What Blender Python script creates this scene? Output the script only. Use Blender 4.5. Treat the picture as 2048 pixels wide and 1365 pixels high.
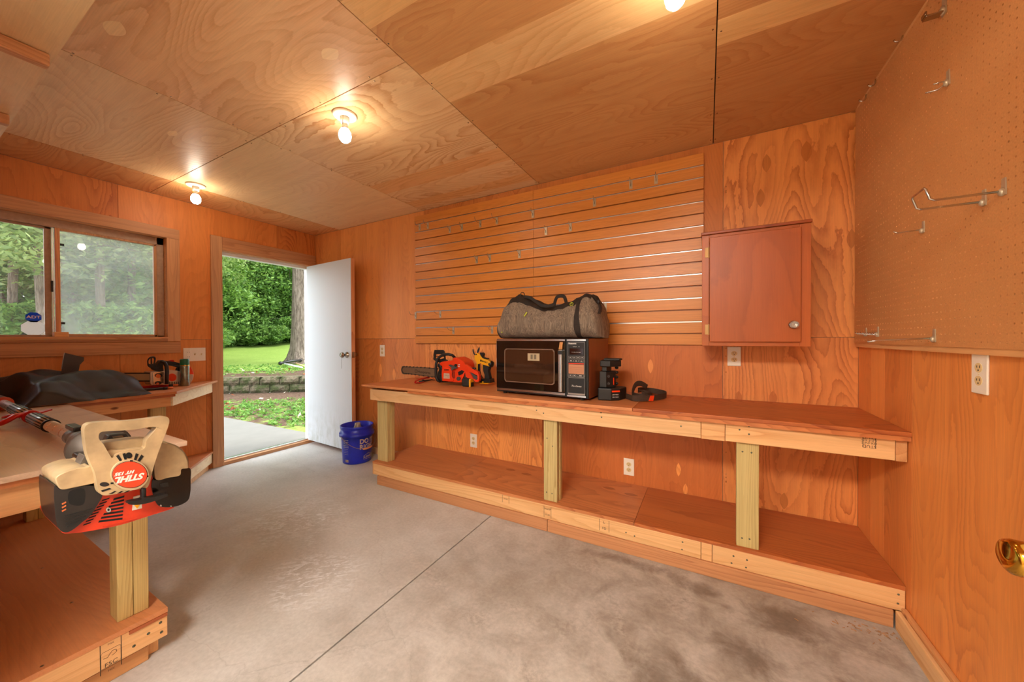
import bpy, bmesh, math, random
import numpy as np
from mathutils import Vector, Matrix
from mathutils.geometry import tessellate_polygon
random.seed(7)
for o in list(bpy.data.objects): bpy.data.objects.remove(o)
SC = bpy.context.scene; COL = SC.collection
# ---------------------------------------------------------------- camera
CAM = np.array([4.0759, -2.5983, 1.2144]); FPX = 712.62
_y, _p, _r = .5002, -.0085, -.0036
_F = np.array([-math.sin(_y)*math.cos(_p), math.cos(_y)*math.cos(_p), math.sin(_p)])
_R0 = np.array([math.cos(_y), math.sin(_y), 0.]); _U0 = np.cross(_R0, _F)
_R = _R0*math.cos(_r)+_U0*math.sin(_r); _U = -_R0*math.sin(_r)+_U0*math.cos(_r)
cd = bpy.data.cameras.new('camera'); cam = bpy.data.objects.new('camera', cd); COL.objects.link(cam)
cd.sensor_width = 36; cd.lens = FPX/2048*36; cd.clip_start = .02; cd.clip_end = 300
cam.matrix_world = Matrix([[_R[0], _U[0], -_F[0], CAM[0]], [_R[1], _U[1], -_F[1], CAM[1]], [_R[2], _U[2], -_F[2], CAM[2]], [0, 0, 0, 1]])
SC.camera = cam
def ray(u, v): return _F+(u-1024)/FPX*_R-(v-682.5)/FPX*_U
def at(u, v, ax, val):
    d = ray(u, v); i = 'xyz'.index(ax); return CAM+(val-CAM[i])/d[i]*d
def atp(u, v, p0, n):
    d = ray(u, v); n = np.array(n, float); return CAM+((np.array(p0)-CAM)@n)/(d@n)*d
# ---------------------------------------------------------------- world, exposure
W = bpy.data.worlds.new('world'); SC.world = W; W.use_nodes = True
WT = W.node_tree; bg = WT.nodes['Background']
sky = WT.nodes.new('ShaderNodeTexSky'); sky.sky_type = 'NISHITA'; sky.sun_disc = False; sky.sun_elevation = math.radians(50); sky.dust_density = 4; sky.air_density = 1.2
wm = WT.nodes.new('ShaderNodeMixRGB'); wm.inputs[0].default_value = .8; wm.inputs[2].default_value = (.90, .95, 1.0, 1)
ws = WT.nodes.new('ShaderNodeVectorMath'); ws.operation = 'SCALE'; ws.inputs['Scale'].default_value = .12
WT.links.new(sky.outputs[0], ws.inputs[0]); WT.links.new(ws.outputs[0], wm.inputs[1]); WT.links.new(wm.outputs[0], bg.inputs[0])
bg.inputs[1].default_value = 2.5
sl = bpy.data.lights.new('sun', 'SUN'); sl.energy = 1.5; sl.angle = math.radians(25); sl.color = (1, .95, .86)
so = bpy.data.objects.new('sun', sl); COL.objects.link(so); so.rotation_euler = (math.radians(-28), math.radians(22), 0)
BULB_E = 34.
BULB_C = (1.0, .86, .68)
SC.view_settings.view_transform = 'Standard'; SC.view_settings.look = 'None'
SC.view_settings.exposure = 1.12; SC.view_settings.gamma = 1; SC.view_settings.use_curve_mapping = False
# ---------------------------------------------------------------- node helpers
def lin(c):
    return tuple(((x/255)/12.92 if x/255 <= .04045 else ((x/255+.055)/1.055)**2.4) for x in c)
def newmat(name):
    m = bpy.data.materials.new(name); m.use_nodes = True
    return m, m.node_tree, m.node_tree.nodes['Principled BSDF']
class NT:
    def __init__(s, t): s.t = t
    def n(s, typ, **k):
        nd = s.t.nodes.new(typ)
        for a, b in k.items(): setattr(nd, a, b)
        return nd
    def lk(s, a, b): s.t.links.new(a, b)
    def math(s, op, a, b=None, c=None, clamp=False):
        nd = s.n('ShaderNodeMath', operation=op, use_clamp=clamp)
        for i, x in enumerate((a, b, c)):
            if x is None: continue
            if isinstance(x, (int, float)): nd.inputs[i].default_value = x
            else: s.lk(x, nd.inputs[i])
        return nd.outputs[0]
    def vec(s, x, y, z):
        nd = s.n('ShaderNodeCombineXYZ')
        for i, q in enumerate((x, y, z)):
            if isinstance(q, (int, float)): nd.inputs[i].default_value = q
            else: s.lk(q, nd.inputs[i])
        return nd.outputs[0]
    def noise(s, v, scale, detail=2, rough=.5, dist=0):
        nd = s.n('ShaderNodeTexNoise'); s.lk(v, nd.inputs['Vector'])
        nd.inputs['Scale'].default_value = scale; nd.inputs['Detail'].default_value = detail
        nd.inputs['Roughness'].default_value = rough; nd.inputs['Distortion'].default_value = dist
        return nd.outputs['Fac']
    def mix(s, f, a, b, mode='MIX'):
        nd = s.n('ShaderNodeMixRGB', blend_type=mode)
        for i, x in enumerate((f, a, b)):
            if isinstance(x, (int, float)): nd.inputs[i].default_value = x
            elif isinstance(x, tuple): nd.inputs[i].default_value = (*x[:3], 1)
            else: s.lk(x, nd.inputs[i])
        return nd.outputs[0]
    def ramp(s, f, stops):
        nd = s.n('ShaderNodeValToRGB'); s.lk(f, nd.inputs[0]); e = nd.color_ramp.elements
        while len(e) < len(stops): e.new(.5)
        for i, (p, c) in enumerate(stops):
            e[i].position = p; e[i].color = (*c[:3], 1) if isinstance(c, tuple) else (c, c, c, 1)
        return nd.outputs[0]
    def xyz(s, v):
        nd = s.n('ShaderNodeSeparateXYZ'); s.lk(v, nd.inputs[0]); return nd.outputs
    def bump(s, h, strength, dist, bs):
        nd = s.n('ShaderNodeBump'); nd.inputs['Strength'].default_value = strength; nd.inputs['Distance'].default_value = dist
        s.lk(h, nd.inputs['Height']); s.lk(nd.outputs[0], bs.inputs['Normal'])
_mc = {}
def plain(name, rgb, rough=.5, metal=0, spec=.5, emit=None, es=0, noise=0, nscale=40, bump=0, trans=0, alpha=1):
    if name in _mc: return _mc[name]
    m, t, b = newmat(name); q = NT(t); c = lin(rgb)
    b.inputs['Base Color'].default_value = (*c, 1); b.inputs['Roughness'].default_value = rough
    b.inputs['Metallic'].default_value = metal; b.inputs['Specular IOR Level'].default_value = spec
    if emit: b.inputs['Emission Color'].default_value = (*emit, 1); b.inputs['Emission Strength'].default_value = es
    if trans: b.inputs['Transmission Weight'].default_value = trans
    tc = q.n('ShaderNodeTexCoord').outputs['Object']
    nz = q.noise(tc, nscale, 4, .6)
    if noise:
        f = q.ramp(nz, [(.3, 1-noise), (.7, 1+noise*.3)])
        q.lk(q.mix(1., c, f, 'MULTIPLY'), b.inputs['Base Color'])
    else:
        q.lk(q.math('ADD', q.math('MULTIPLY', nz, .06), rough-.03), b.inputs['Roughness'])
    if bump: q.bump(nz, bump, .002, b)
    _mc[name] = m; return m
def wood(name, light, dark, axis='z', K=9, cross=2.6, along=.8, fibre=.16, rough=.42, spec=.5, sharp=.75, detail=1.6, blotch=.18, knots=0, knotcol=(70, 35, 15), coat=0):
    key = name+'_'+axis
    if key in _mc: return _mc[key]
    m, t, b = newmat(key); q = NT(t)
    x, y, z = q.xyz(q.n('ShaderNodeTexCoord').outputs['Object'])
    at_ = q.n('ShaderNodeAttribute', attribute_name='wd'); at2 = q.n('ShaderNodeAttribute', attribute_name='fig')
    sd = at_.outputs['Alpha']
    g, a, c = {'z': (z, x, y), 'x': (x, y, z), 'y': (y, x, z)}[axis]
    A = q.math('ADD', q.math('MULTIPLY', a, cross), q.math('MULTIPLY', sd, 37.))
    B = q.math('ADD', q.math('MULTIPLY', c, cross), q.math('MULTIPLY', sd, 91.))
    G = q.math('ADD', q.math('MULTIPLY', g, along), q.math('MULTIPLY', sd, 53.))
    v = q.vec(A, B, G)
    f = q.noise(v, 1., detail, .45, .25)
    fw = q.noise(q.vec(q.math('MULTIPLY', A, 9), q.math('MULTIPLY', B, 9), q.math('MULTIPLY', G, 16)), 1., 3, .65)
    f = q.math('ADD', f, q.math('MULTIPLY', fw, .03))
    saw = q.math('FRACT', q.math('MULTIPLY', f, K*2.2))
    ring = q.ramp(saw, [(0, 0.05), (.35, .12), (sharp, .62), (.93, 1.), (1., .05)])
    fv = q.vec(q.math('MULTIPLY', a, 230), q.math('MULTIPLY', c, 230), q.math('MULTIPLY', g, 7))
    fib = q.noise(fv, 1., 3, .6)
    fv2 = q.vec(q.math('MULTIPLY', A, 4), q.math('MULTIPLY', B, 4), q.math('MULTIPLY', G, .5))
    strk = q.noise(fv2, 1.5, 3, .55)
    bl = q.noise(v, .8, 2, .5)
    rf = q.math('MULTIPLY', q.math('MULTIPLY', ring, at2.outputs['Fac']), q.ramp(q.noise(v, 1.7, 2, .5), [(.35, .25), (.62, 1.)]))
    rf = q.math('ADD', q.math('MULTIPLY', rf, .75), q.math('MULTIPLY', q.math('SUBTRACT', strk, .42), .55), clamp=True)
    col = q.mix(rf, lin(light), lin(dark))
    k = q.math('ADD', q.math('MULTIPLY', fib, fibre*2), 1-fibre)
    k = q.math('MULTIPLY', k, q.math('ADD', q.math('MULTIPLY', bl, blotch*2), 1-blotch))
    col = q.mix(1., col, q.vec(k, k, k), 'MULTIPLY')
    col = q.mix(1., col, at_.outputs['Color'], 'MULTIPLY')
    if knots:
        vo = q.n('ShaderNodeTexVoronoi'); vo.feature = 'F1'; vo.inputs['Scale'].default_value = 1.
        q.lk(q.vec(q.math('ADD', q.math('MULTIPLY', a, 9), q.math('MULTIPLY', sd, 11)), q.math('ADD', q.math('MULTIPLY', c, 9), q.math('MULTIPLY', sd, 17)), q.math('MULTIPLY', g, 4.2)), vo.inputs['Vector'])
        kn = q.ramp(vo.outputs['Distance'], [(.0, 1.), (knots*.55, .85), (knots, 0.)])
        col = q.mix(kn, col, lin(knotcol))
    q.lk(col, b.inputs['Base Color'])
    q.lk(q.math('ADD', q.math('MULTIPLY', fib, .2), rough-.1), b.inputs['Roughness'])
    b.inputs['Specular IOR Level'].default_value = spec
    if coat: b.inputs['Coat Weight'].default_value = coat; b.inputs['Coat Roughness'].default_value = .22
    q.bump(q.math('ADD', fib, q.math('MULTIPLY', ring, .3)), .12, .0012, b)
    _mc[key] = m; return m
# ---------------------------------------------------------------- mesh builder
def V(*a): return np.array(a, float)
def unit(v): v = np.array(v, float); return v/np.linalg.norm(v)
class MB:
    def __init__(s): s.v = []; s.f = []; s.sm = []; s.wd = []; s.fg = []
    def add(s, vs, fs, smooth=False, tint=(1, 1, 1), seed=None, fig=1.):
        n = len(s.v); s.v += [tuple(float(c) for c in p) for p in vs]
        if seed is None: seed = random.random()
        for f in fs:
            s.f.append([n+i for i in f]); s.sm.append(smooth); s.wd.append((*tint, seed)); s.fg.append(fig)
        return s
    def box(s, x0, x1, y0, y1, z0, z1, **k):
        vs = [(x, y, z) for x in (x0, x1) for y in (y0, y1) for z in (z0, z1)]
        return s.add(vs, [(0, 1, 3, 2), (4, 6, 7, 5), (0, 4, 5, 1), (2, 3, 7, 6), (0, 2, 6, 4), (1, 5, 7, 3)], **k)
    def prism(s, pts, ext, **k):
        pts = [np.array(p, float) for p in pts]; ext = np.array(ext, float); n = len(pts)
        nv = sum((np.cross(pts[i]-pts[0], pts[(i+1) % n]-pts[0]) for i in range(n)), np.zeros(3))
        if nv@ext > 0: pts = pts[::-1]
        vs = pts+[p+ext for p in pts]
        fs = [list(range(n)), list(range(2*n-1, n-1, -1))]+[(i, n+i, n+(i+1) % n, (i+1) % n) for i in range(n)]
        return s.add(vs, fs, **k)
    def ring(s, outer, inner, ext, N=64, **k):
        def rs(p):
            p = [np.array(q, float) for q in p]; L = [0]
            for i in range(len(p)): L.append(L[-1]+np.linalg.norm(p[(i+1) % len(p)]-p[i]))
            out = []
            for j in range(N):
                t = L[-1]*j/N; i = max(a for a in range(len(p)) if L[a] <= t+1e-12)
                u = (t-L[i])/max(L[i+1]-L[i], 1e-9); out.append(p[i]*(1-u)+p[(i+1) % len(p)]*u)
            return out
        o, i_ = rs(outer), rs(inner); ext = np.array(ext, float)
        vs = o+i_+[p+ext for p in o]+[p+ext for p in i_]; fs = []
        nv = sum((np.cross(o[i]-o[0], o[(i+1) % N]-o[0]) for i in range(N)), np.zeros(3)); fl = nv@ext > 0
        for a in range(N):
            b = (a+1) % N
            q = [(a, b, N+b, N+a), (2*N+b, 2*N+a, 3*N+a, 3*N+b), (b, a, 2*N+a, 2*N+b), (N+a, N+b, 3*N+b, 3*N+a)]
            if fl: q = [x[::-1] for x in q]
            fs += q
        return s.add(vs, fs, **k)
    def tube(s, pts, r, n=10, closed=False, cap=True, flat=None, **k):
        pts = [np.array(p, float) for p in pts]; m = len(pts); R = r if isinstance(r, list) else [r]*m
        vs = []; up = None
        for i, p in enumerate(pts):
            if closed: d = pts[(i+1) % m]-pts[i-1]
            else: d = pts[min(i+1, m-1)]-pts[max(i-1, 0)]
            d = unit(d)
            if up is None:
                up = np.array(flat, float) if flat is not None else (V(0, 0, 1) if abs(d[2]) < .9 else V(1, 0, 0))
            a = np.cross(d, up); a = unit(a); up = np.cross(a, d)
            rr = R[i] if isinstance(R[i], (tuple, list)) else (R[i], R[i])
            for j in range(n):
                t = 2*math.pi*j/n; vs.append(p+a*math.cos(t)*rr[0]+up*math.sin(t)*rr[1])
        fs = []
        for i in range(m if closed else m-1):
            i2 = (i+1) % m
            for j in range(n):
                j2 = (j+1) % n; fs.append((i*n+j, i2*n+j, i2*n+j2, i*n+j2))
        if cap and not closed: fs += [list(range(n)), list(range(m*n-1, (m-1)*n-1, -1))]
        k.setdefault('smooth', True); return s.add(vs, fs, **k)
    def lathe(s, prof, org, axis=(0, 0, 1), n=32, sx=1, cap=True, **k):
        ax = unit(axis); u = unit(np.cross(ax, V(0, 1, 0) if abs(ax[1]) < .9 else V(1, 0, 0))); w = np.cross(ax, u)
        vs = []
        for r, h in prof:
            for j in range(n):
                t = 2*math.pi*j/n; vs.append(np.array(org)+ax*h+u*math.cos(t)*r*sx+w*math.sin(t)*r)
        fs = [(i*n+j, i*n+(j+1) % n, (i+1)*n+(j+1) % n, (i+1)*n+j) for i in range(len(prof)-1) for j in range(n)]
        if cap:
            fs.append(list(range(n))[::-1]); m = (len(prof)-1)*n; fs.append([m+j for j in range(n)])
        k.setdefault('smooth', True); return s.add(vs, fs, **k)
    def ball(s, c, r, n=16, m=10, **k):
        r = (r, r, r) if isinstance(r, (int, float)) else r; vs = []
        for i in range(m+1):
            a = math.pi*i/m
            for j in range(n):
                t = 2*math.pi*j/n; vs.append((c[0]+r[0]*math.sin(a)*math.cos(t), c[1]+r[1]*math.sin(a)*math.sin(t), c[2]-r[2]*math.cos(a)))
        fs = [(i*n+j, i*n+(j+1) % n, (i+1)*n+(j+1) % n, (i+1)*n+j) for i in range(m) for j in range(n)]
        k.setdefault('smooth', True); return s.add(vs, fs, **k)
    def build(s, name, m, parent=None, bevel=0, seg=2, org=None, sub=0, autosmooth=None):
        if org is None: org = np.array(parent['_o']) if parent is not None and '_o' in parent else V(0, 0, 0)
        me = bpy.data.meshes.new(name)
        me.from_pydata([tuple(np.array(p)-org) for p in s.v], [], s.f)
        if any(s.sm): me.polygons.foreach_set('use_smooth', s.sm)
        a = me.attributes.new('wd', 'FLOAT_COLOR', 'FACE'); a.data.foreach_set('color', [c for w in s.wd for c in w])
        a = me.attributes.new('fig', 'FLOAT', 'FACE'); a.data.foreach_set('value', s.fg)
        me.materials.append(m); me.update()
        o = bpy.data.objects.new(name, me); COL.objects.link(o)
        if parent is not None:
            o.parent = parent
            if '_o' in parent and parent['_o'] is not None: pass
        else: o.location = org
        o['_o'] = [float(c) for c in org]
        if bevel:
            b = o.modifiers.new('bevel', 'BEVEL'); b.width = bevel; b.segments = seg; b.limit_method = 'ANGLE'; b.angle_limit = math.radians(40)
            if autosmooth or seg > 2:
                me.polygons.foreach_set('use_smooth', [True]*len(me.polygons))
                wn = o.modifiers.new('wn', 'WEIGHTED_NORMAL'); wn.keep_sharp = True
        if sub:
            q = o.modifiers.new('sub', 'SUBSURF'); q.levels = sub; q.render_levels = sub
        return o
def thing(name, label, cat, loc=(0, 0, 0), group=None):
    o = bpy.data.objects.new(name, None); COL.objects.link(o); o.location = loc; o.empty_display_size = .05
    o['label'] = label; o['category'] = cat; o['_o'] = [float(c) for c in loc]
    if group: o['group'] = group
    return o
def tag(o, label, cat, group=None, kind=None):
    o['label'] = label; o['category'] = cat
    if group: o['group'] = group
    if kind: o['kind'] = kind
    return o
def struct(o): o['kind'] = 'structure'; return o
def sthing(name):
    o = bpy.data.objects.new(name, None); COL.objects.link(o); o['kind'] = 'structure'; o['_o'] = [0., 0., 0.]; return o
def text(s, size, m, name, parent, org, xd, yd, ext=.0006, off=.0008, bold=0, shear=0, wrap=None, align='CENTER', sx=1.):
    c = bpy.data.curves.new('t', 'FONT'); c.body = s; c.size = size; c.extrude = ext; c.offset = bold; c.align_x = align; c.align_y = 'CENTER'
    c.shear = shear; c.resolution_u = 3
    to = bpy.data.objects.new('t', c); COL.objects.link(to)
    dg = bpy.context.evaluated_depsgraph_get(); me = bpy.data.meshes.new_from_object(to.evaluated_get(dg))
    vs = [v.co.copy() for v in me.vertices]; fs = [list(p.vertices) for p in me.polygons]
    bpy.data.objects.remove(to); bpy.data.meshes.remove(me)
    mb = MB(); xd = unit(xd); yd = unit(yd); nn = np.cross(xd, yd)
    if wrap: out = [wrap(p.x*sx, p.y, p.z+ext+off) for p in vs]
    else: out = [np.array(org)+xd*p.x*sx+yd*p.y+nn*(p.z+ext+off) for p in vs]
    mb.add(out, fs); return mb.build(name, m, parent)
# ---------------------------------------------------------------- materials
H = 2.438; SZ = 1.212; WX = 4.799; YN = -2.62
def ply(ax): return wood('wall_plywood', (234, 158, 86), (170, 82, 32), ax, K=15, cross=3.4, along=.75, detail=1., rough=.5, blotch=.12)
def cply(ax): return wood('ceiling_plywood', (238, 206, 160), (204, 148, 96), ax, K=12, cross=3.0, along=.8, spec=.3, detail=1., rough=.42, blotch=.1)
def bply(ax): return wood('bench_plywood', (214, 142, 88), (146, 70, 32), ax, K=12, cross=2.8, along=.5, detail=1., rough=.45, blotch=.18)
def pine(ax): return wood('pine_lumber', (234, 190, 136), (206, 146, 88), ax, K=6, cross=7, along=.5, rough=.5, knots=.1, knotcol=(110, 60, 30))
def treat(ax): return wood('treated_lumber', (206, 186, 128), (158, 128, 72), ax, K=14, cross=9, along=.25, rough=.6, knots=.06)
def trimw(ax): return wood('trim_board', (212, 162, 116), (174, 118, 78), ax, K=7, cross=8, along=.4, rough=.55)
def oak(ax): return wood('oak_laminate', (224, 146, 66), (188, 106, 40), ax, K=10, cross=10, along=.55, rough=.33, blotch=.08)
def cabw(ax): return wood('stained_birch', (184, 96, 38), (128, 58, 20), ax, K=5, cross=2.2, along=1.1, rough=.36, blotch=.25)
M_white = plain('white_paint', (238, 240, 240), .45)
M_plate = plain('ivory_plastic', (246, 238, 222), .4)
M_ivory = plain('almond_plastic', (230, 205, 150), .4)
M_black = plain('black_plastic', (22, 21, 20), .45)
M_dark = plain('dark_slot', (8, 7, 6), .8)
M_grey = plain('grey_plastic', (70, 68, 66), .5)
M_steel = plain('steel', (205, 205, 200), .25, 1)
M_alu = plain('aluminium', (215, 218, 220), .32, 1)
M_brass = plain('brass', (214, 160, 60), .12, 1)
M_nickel = plain('brushed_nickel', (170, 160, 145), .25, 1)
M_orange = plain('orange_plastic', (232, 62, 18), .35)
M_red = plain('red_plastic', (190, 22, 18), .35)
M_yellow = plain('yellow_plastic', (246, 176, 20), .4)
M_cream = plain('cream_plastic', (188, 162, 122), .35, noise=.5, nscale=9)
M_rubber = plain('rubber', (32, 30, 28), .7)
M_wlet = plain('white_lettering', (238, 232, 224), .5)
M_glet = plain('ink_marks', (70, 52, 38), .8)
# ---------------------------------------------------------------- room shell
def minus(r, holes):
    out = [r]
    for h in holes:
        nx = []
        for a0, a1, b0, b1 in out:
            c0, c1, d0, d1 = max(a0, h[0]), min(a1, h[1]), max(b0, h[2]), min(b1, h[3])
            if c0 >= c1 or d0 >= d1: nx.append((a0, a1, b0, b1)); continue
            if a0 < c0: nx.append((a0, c0, b0, b1))
            if c1 < a1: nx.append((c1, a1, b0, b1))
            if b0 < d0: nx.append((c0, c1, b0, d0))
            if d1 < b1: nx.append((c0, c1, d1, b1))
        out = nx
    return out
g = .0012
def plug(mb, c, u, w, nrm, a, b, n=14, **k):
    """football shaped veneer patch"""
    pts = []
    for i in range(n+1):
        t = -1+2*i/n; pts.append(np.array(c)+np.array(w)*t*b+np.array(u)*a*(1-t*t))
    for i in range(1, n):
        t = 1-2*i/n; pts.append(np.array(c)+np.array(w)*t*b-np.array(u)*a*(1-t*t))
    mb.prism(pts, np.array(nrm)*.0004, **k)
# back wall
mb = MB()
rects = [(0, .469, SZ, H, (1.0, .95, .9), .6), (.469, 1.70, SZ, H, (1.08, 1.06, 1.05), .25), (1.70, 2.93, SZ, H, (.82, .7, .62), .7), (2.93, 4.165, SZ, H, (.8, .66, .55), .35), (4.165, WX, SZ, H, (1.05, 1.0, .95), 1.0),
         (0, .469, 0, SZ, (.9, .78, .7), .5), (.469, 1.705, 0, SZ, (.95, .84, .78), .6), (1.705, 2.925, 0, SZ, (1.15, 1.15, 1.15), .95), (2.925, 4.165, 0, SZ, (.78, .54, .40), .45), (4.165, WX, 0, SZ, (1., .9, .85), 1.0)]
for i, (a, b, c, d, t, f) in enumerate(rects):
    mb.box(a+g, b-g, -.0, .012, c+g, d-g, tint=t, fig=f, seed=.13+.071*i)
ux, uz, ny = V(1, 0, 0), V(0, 0, 1), V(0, -1, 0)
for u, v, a, b, t in ((1533, 327, .022, .055, (.72, .58, .45)), (1613, 303, .025, .06, (.75, .58, .45)), (1521, 396, .021, .055, (.72, .58, .45)), (1703, 478, .02, .055, (.72, .58, .45)),
                   (1115, 600, .018, .05, (1.1, 1, 1)), (1301, 733, .017, .05, (1.15, 1.05, 1)), (1357, 940, .014, .045, (1.2, 1.2, 1.1)), (1568, 1003, .02, .05, (.7, .55, .42)), (1477, 797, .02, .045, (.75, .55, .45)), (1546, 797, .02, .045, (.75, .55, .45)),
                   (735, 597, .03, .075, (1.3, 1.3, 1.2)), (761, 741, .025, .07, (1.3, 1.3, 1.2)), (788, 750, .022, .065, (1.25, 1.25, 1.2)), (1371, 980, .014, .04, (1.15, 1.1, 1))):
    plug(mb, at(u, v, 'y', 0), ux, uz, ny, a, b, tint=t, fig=.5)
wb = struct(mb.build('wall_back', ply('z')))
mb = MB()
for i in range(26):
    c = at(random.choice((1452, 745, 1452)), random.uniform(330, 1000), 'y', -.0005)
    mb.lathe([(.003, 0), (.0025, .001)], c, (0, -1, 0), 8)
mb.build('screw_heads', M_nickel, wb)
# left wall with window and door openings
WIN = (-2.95, -1.33, 1.235, 2.085); DR = (-.932, -.058, -.1, 2.062)
WINH = (WIN[0]-.01, WIN[1]+.0185, WIN[2]-.0205, WIN[3]+.0185); DRH = (DR[0]-.0205, DR[1]+.0205, -.1, DR[3]+.0205)
mb = MB()
LW = [(YN, -1.613, SZ, H, (.86, .68, .52), .75), (-1.613, -.428, SZ, H, (1.0, .86, .74), .35), (-.428, 0, SZ, H, (.86, .7, .58), .9),
      (YN, -1.613, 0, SZ, (.9, .78, .68), .3), (-1.613, -1.06, 0, SZ, (.96, .85, .76), .35), (-1.06, 0, 0, SZ, (.8, .66, .55), .3)]
for i, (a, b, c, d, t, f) in enumerate(LW):
    for r in minus((a+g, b-g, c+g, d-g), (WINH, DRH)):
        mb.box(-.012, 0, *r, tint=t, fig=f, seed=.31+.117*i)
wl = struct(mb.build('wall_left', ply('z')))
mb = MB()
for r in minus((YN-.1, .12, -.15, H+.1), (WINH, DRH)): mb.box(-.115, -.0122, *r)
mb.build('wall_studs', plain('painted_siding', (150, 146, 138), .8, noise=.1), wl)
# right wall
mb = MB()
for i, (a, b, c, d, t, f) in enumerate([(-.171, 0, 0, SZ, (1.02, .9, .8), .2), (-.325, -.171, 0, SZ, (1.1, 1.0, .9), .1), (-.578, -.325, 0, SZ, (.93, .76, .65), .4), (-1.8, -.578, 0, SZ, (1.05, .95, .85), .45), (YN, -1.8, 0, SZ, (1., .9, .8), .45), (YN, 0, SZ, H, (.95, .8, .7), .3)]):
    mb.box(WX, WX+.012, a+g, b-g*.3, c+g, d-g, tint=t, fig=f, seed=.53+.09*i)
wr = struct(mb.build('wall_right', ply('z')))
# near wall; doorway round the camera widened to let the fill light in
mb = MB()
for r in minus((0, WX, 0, H), ((2.45, 4.76, -.1, 2.3),)): mb.box(r[0], r[1], YN-.012, YN, r[2], r[3], tint=(1, .9, .8), fig=.5, seed=.2)
struct(mb.build('wall_near', ply('z')))
# adjoining room behind the doorway
mb = MB(); Mh = plain('plasterboard', (214, 196, 172), .8, noise=.05)
for r in minus((-.1, 6.4, 0, 2.6), ((2.45, 4.76, -.1, 2.3),)): mb.box(r[0], r[1], YN-.115, YN-.014, r[2], r[3])
struct(mb.build('wall_hall_front', Mh))
mb = MB(); mb.box(2.6, 2.7, -5.2, YN-.12, 0, 2.6); struct(mb.build('wall_hall_left', Mh))
mb = MB(); mb.box(6., 6.1, -5.2, YN-.12, 0, 2.6); struct(mb.build('wall_hall_right', Mh))
mb = MB(); mb.box(2.6, 6.1, -5.3, -5.2, 0, 2.6); struct(mb.build('wall_hall_end', Mh))
mb = MB(); mb.box(2.6, 6.1, -5.3, YN-.12, 2.44, 2.6); struct(mb.build('ceiling_hall', Mh))
# ceiling
mb = MB()
xs = [-.0, .45, 1.69, 2.905, 4.11, WX]
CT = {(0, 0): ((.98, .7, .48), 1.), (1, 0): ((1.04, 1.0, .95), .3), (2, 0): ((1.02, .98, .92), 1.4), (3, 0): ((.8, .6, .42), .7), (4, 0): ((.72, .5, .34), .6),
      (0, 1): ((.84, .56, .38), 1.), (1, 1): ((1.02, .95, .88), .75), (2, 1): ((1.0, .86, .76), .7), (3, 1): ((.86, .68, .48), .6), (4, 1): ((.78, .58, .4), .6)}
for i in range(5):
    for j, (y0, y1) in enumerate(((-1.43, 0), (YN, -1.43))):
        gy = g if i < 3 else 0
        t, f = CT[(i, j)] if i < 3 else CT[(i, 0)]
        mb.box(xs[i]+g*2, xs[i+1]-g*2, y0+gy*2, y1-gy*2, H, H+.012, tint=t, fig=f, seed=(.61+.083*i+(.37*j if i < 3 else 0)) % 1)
# paler sapwood strips in the veneers
def strip(x0, x1, y0, y1, t, f, sd): mb.box(x0+.002, x1-.002, y0, y1, H-.0003, H+.001, tint=t, fig=f, seed=sd)
strip(2.905, 4.11, -1.34, -1.12, (1.0, .9, .74), .5, .77)
strip(4.11, WX, -1.0, -.86, (.98, .84, .62), .4, .72)
strip(2.905, 4.11, -1.75, -1.62, (.98, .84, .62), .4, .79)
strip(1.69, 2.905, -.62, -.45, (.98, .8, .62), .9, .31)
strip(1.69, 2.905, -.22, -.1, (.98, .8, .6), .9, .35)
for u, v, a, b in ((660, 108, .03, .05), (229, 57, .03, .06), (345, 267, .02, .05)):
    plug(mb, at(u, v, 'z', H), V(0, 1, 0), V(1, 0, 0), V(0, 0, -1), a, b, tint=(1.12, 1.1, 1.0), fig=.2)
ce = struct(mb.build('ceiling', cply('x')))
mb = MB(); mb.box(-.12, WX+.12, YN-.1, .12, H+.013, H+.1); mb.build('ceiling_joists', plain('dark_void', (60, 45, 35), .9), ce)
mb = MB(); mb.box(-.115, WX+.12, .0125, .11, -.15, H+.1); mb.build('wall_studs', plain('painted_siding', (150, 146, 138), .8), wb)
mb = MB(); mb.box(WX+.0125, WX+.11, YN-.1, .12, -.15, H+.1); mb.build('wall_studs', plain('painted_siding', (150, 146, 138), .8), wr)
mb = MB()
for x in (.45, 1.69, 2.905, 4.11):
    for k in range(9):
        for s in (-1, 1):
            mb.lathe([(.004, 0), (.003, .0012)], (x+s*.014+random.uniform(-.004, .004), -.06-.3*k+random.uniform(-.03, .03), H), (0, 0, -1), 8)
for k in range(8):
    for s in (-1, 1): mb.lathe([(.004, 0), (.003, .0012)], (.1+.37*k, -1.43+s*.015, H), (0, 0, -1), 8)
mb.build('screw_heads', M_nickel, ce)
# floor: two slabs with a control joint
fm, t, b = newmat('concrete_floor'); q = NT(t)
co = q.n('ShaderNodeTexCoord').outputs['Object']; X, Y, Z = q.xyz(co)
n1 = q.noise(co, 1.1, 5, .6, .3); n2 = q.noise(co, 7, 6, .65, .4); n3 = q.noise(co, 60, 4, .6); n4 = q.noise(co, 2.6, 4, .6, 1.2)
base = q.ramp(n1, [(.3, lin((174, 168, 160))), (.52, lin((200, 197, 192))), (.75, lin((216, 214, 210)))])
gx = q.math('MULTIPLY', q.math('SUBTRACT', X, 1.9), .5, clamp=True)
brown = q.math('MULTIPLY', q.ramp(n2, [(.36, 1.), (.62, .0)]), gx)
col = q.mix(q.math('MULTIPLY', gx, .42), base, lin((158, 142, 120)))  # warm bulb light painted in: base turns browner away from the daylight side
col = q.mix(q.math('MULTIPLY', brown, .55), col, lin((110, 94, 76)))
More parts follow.
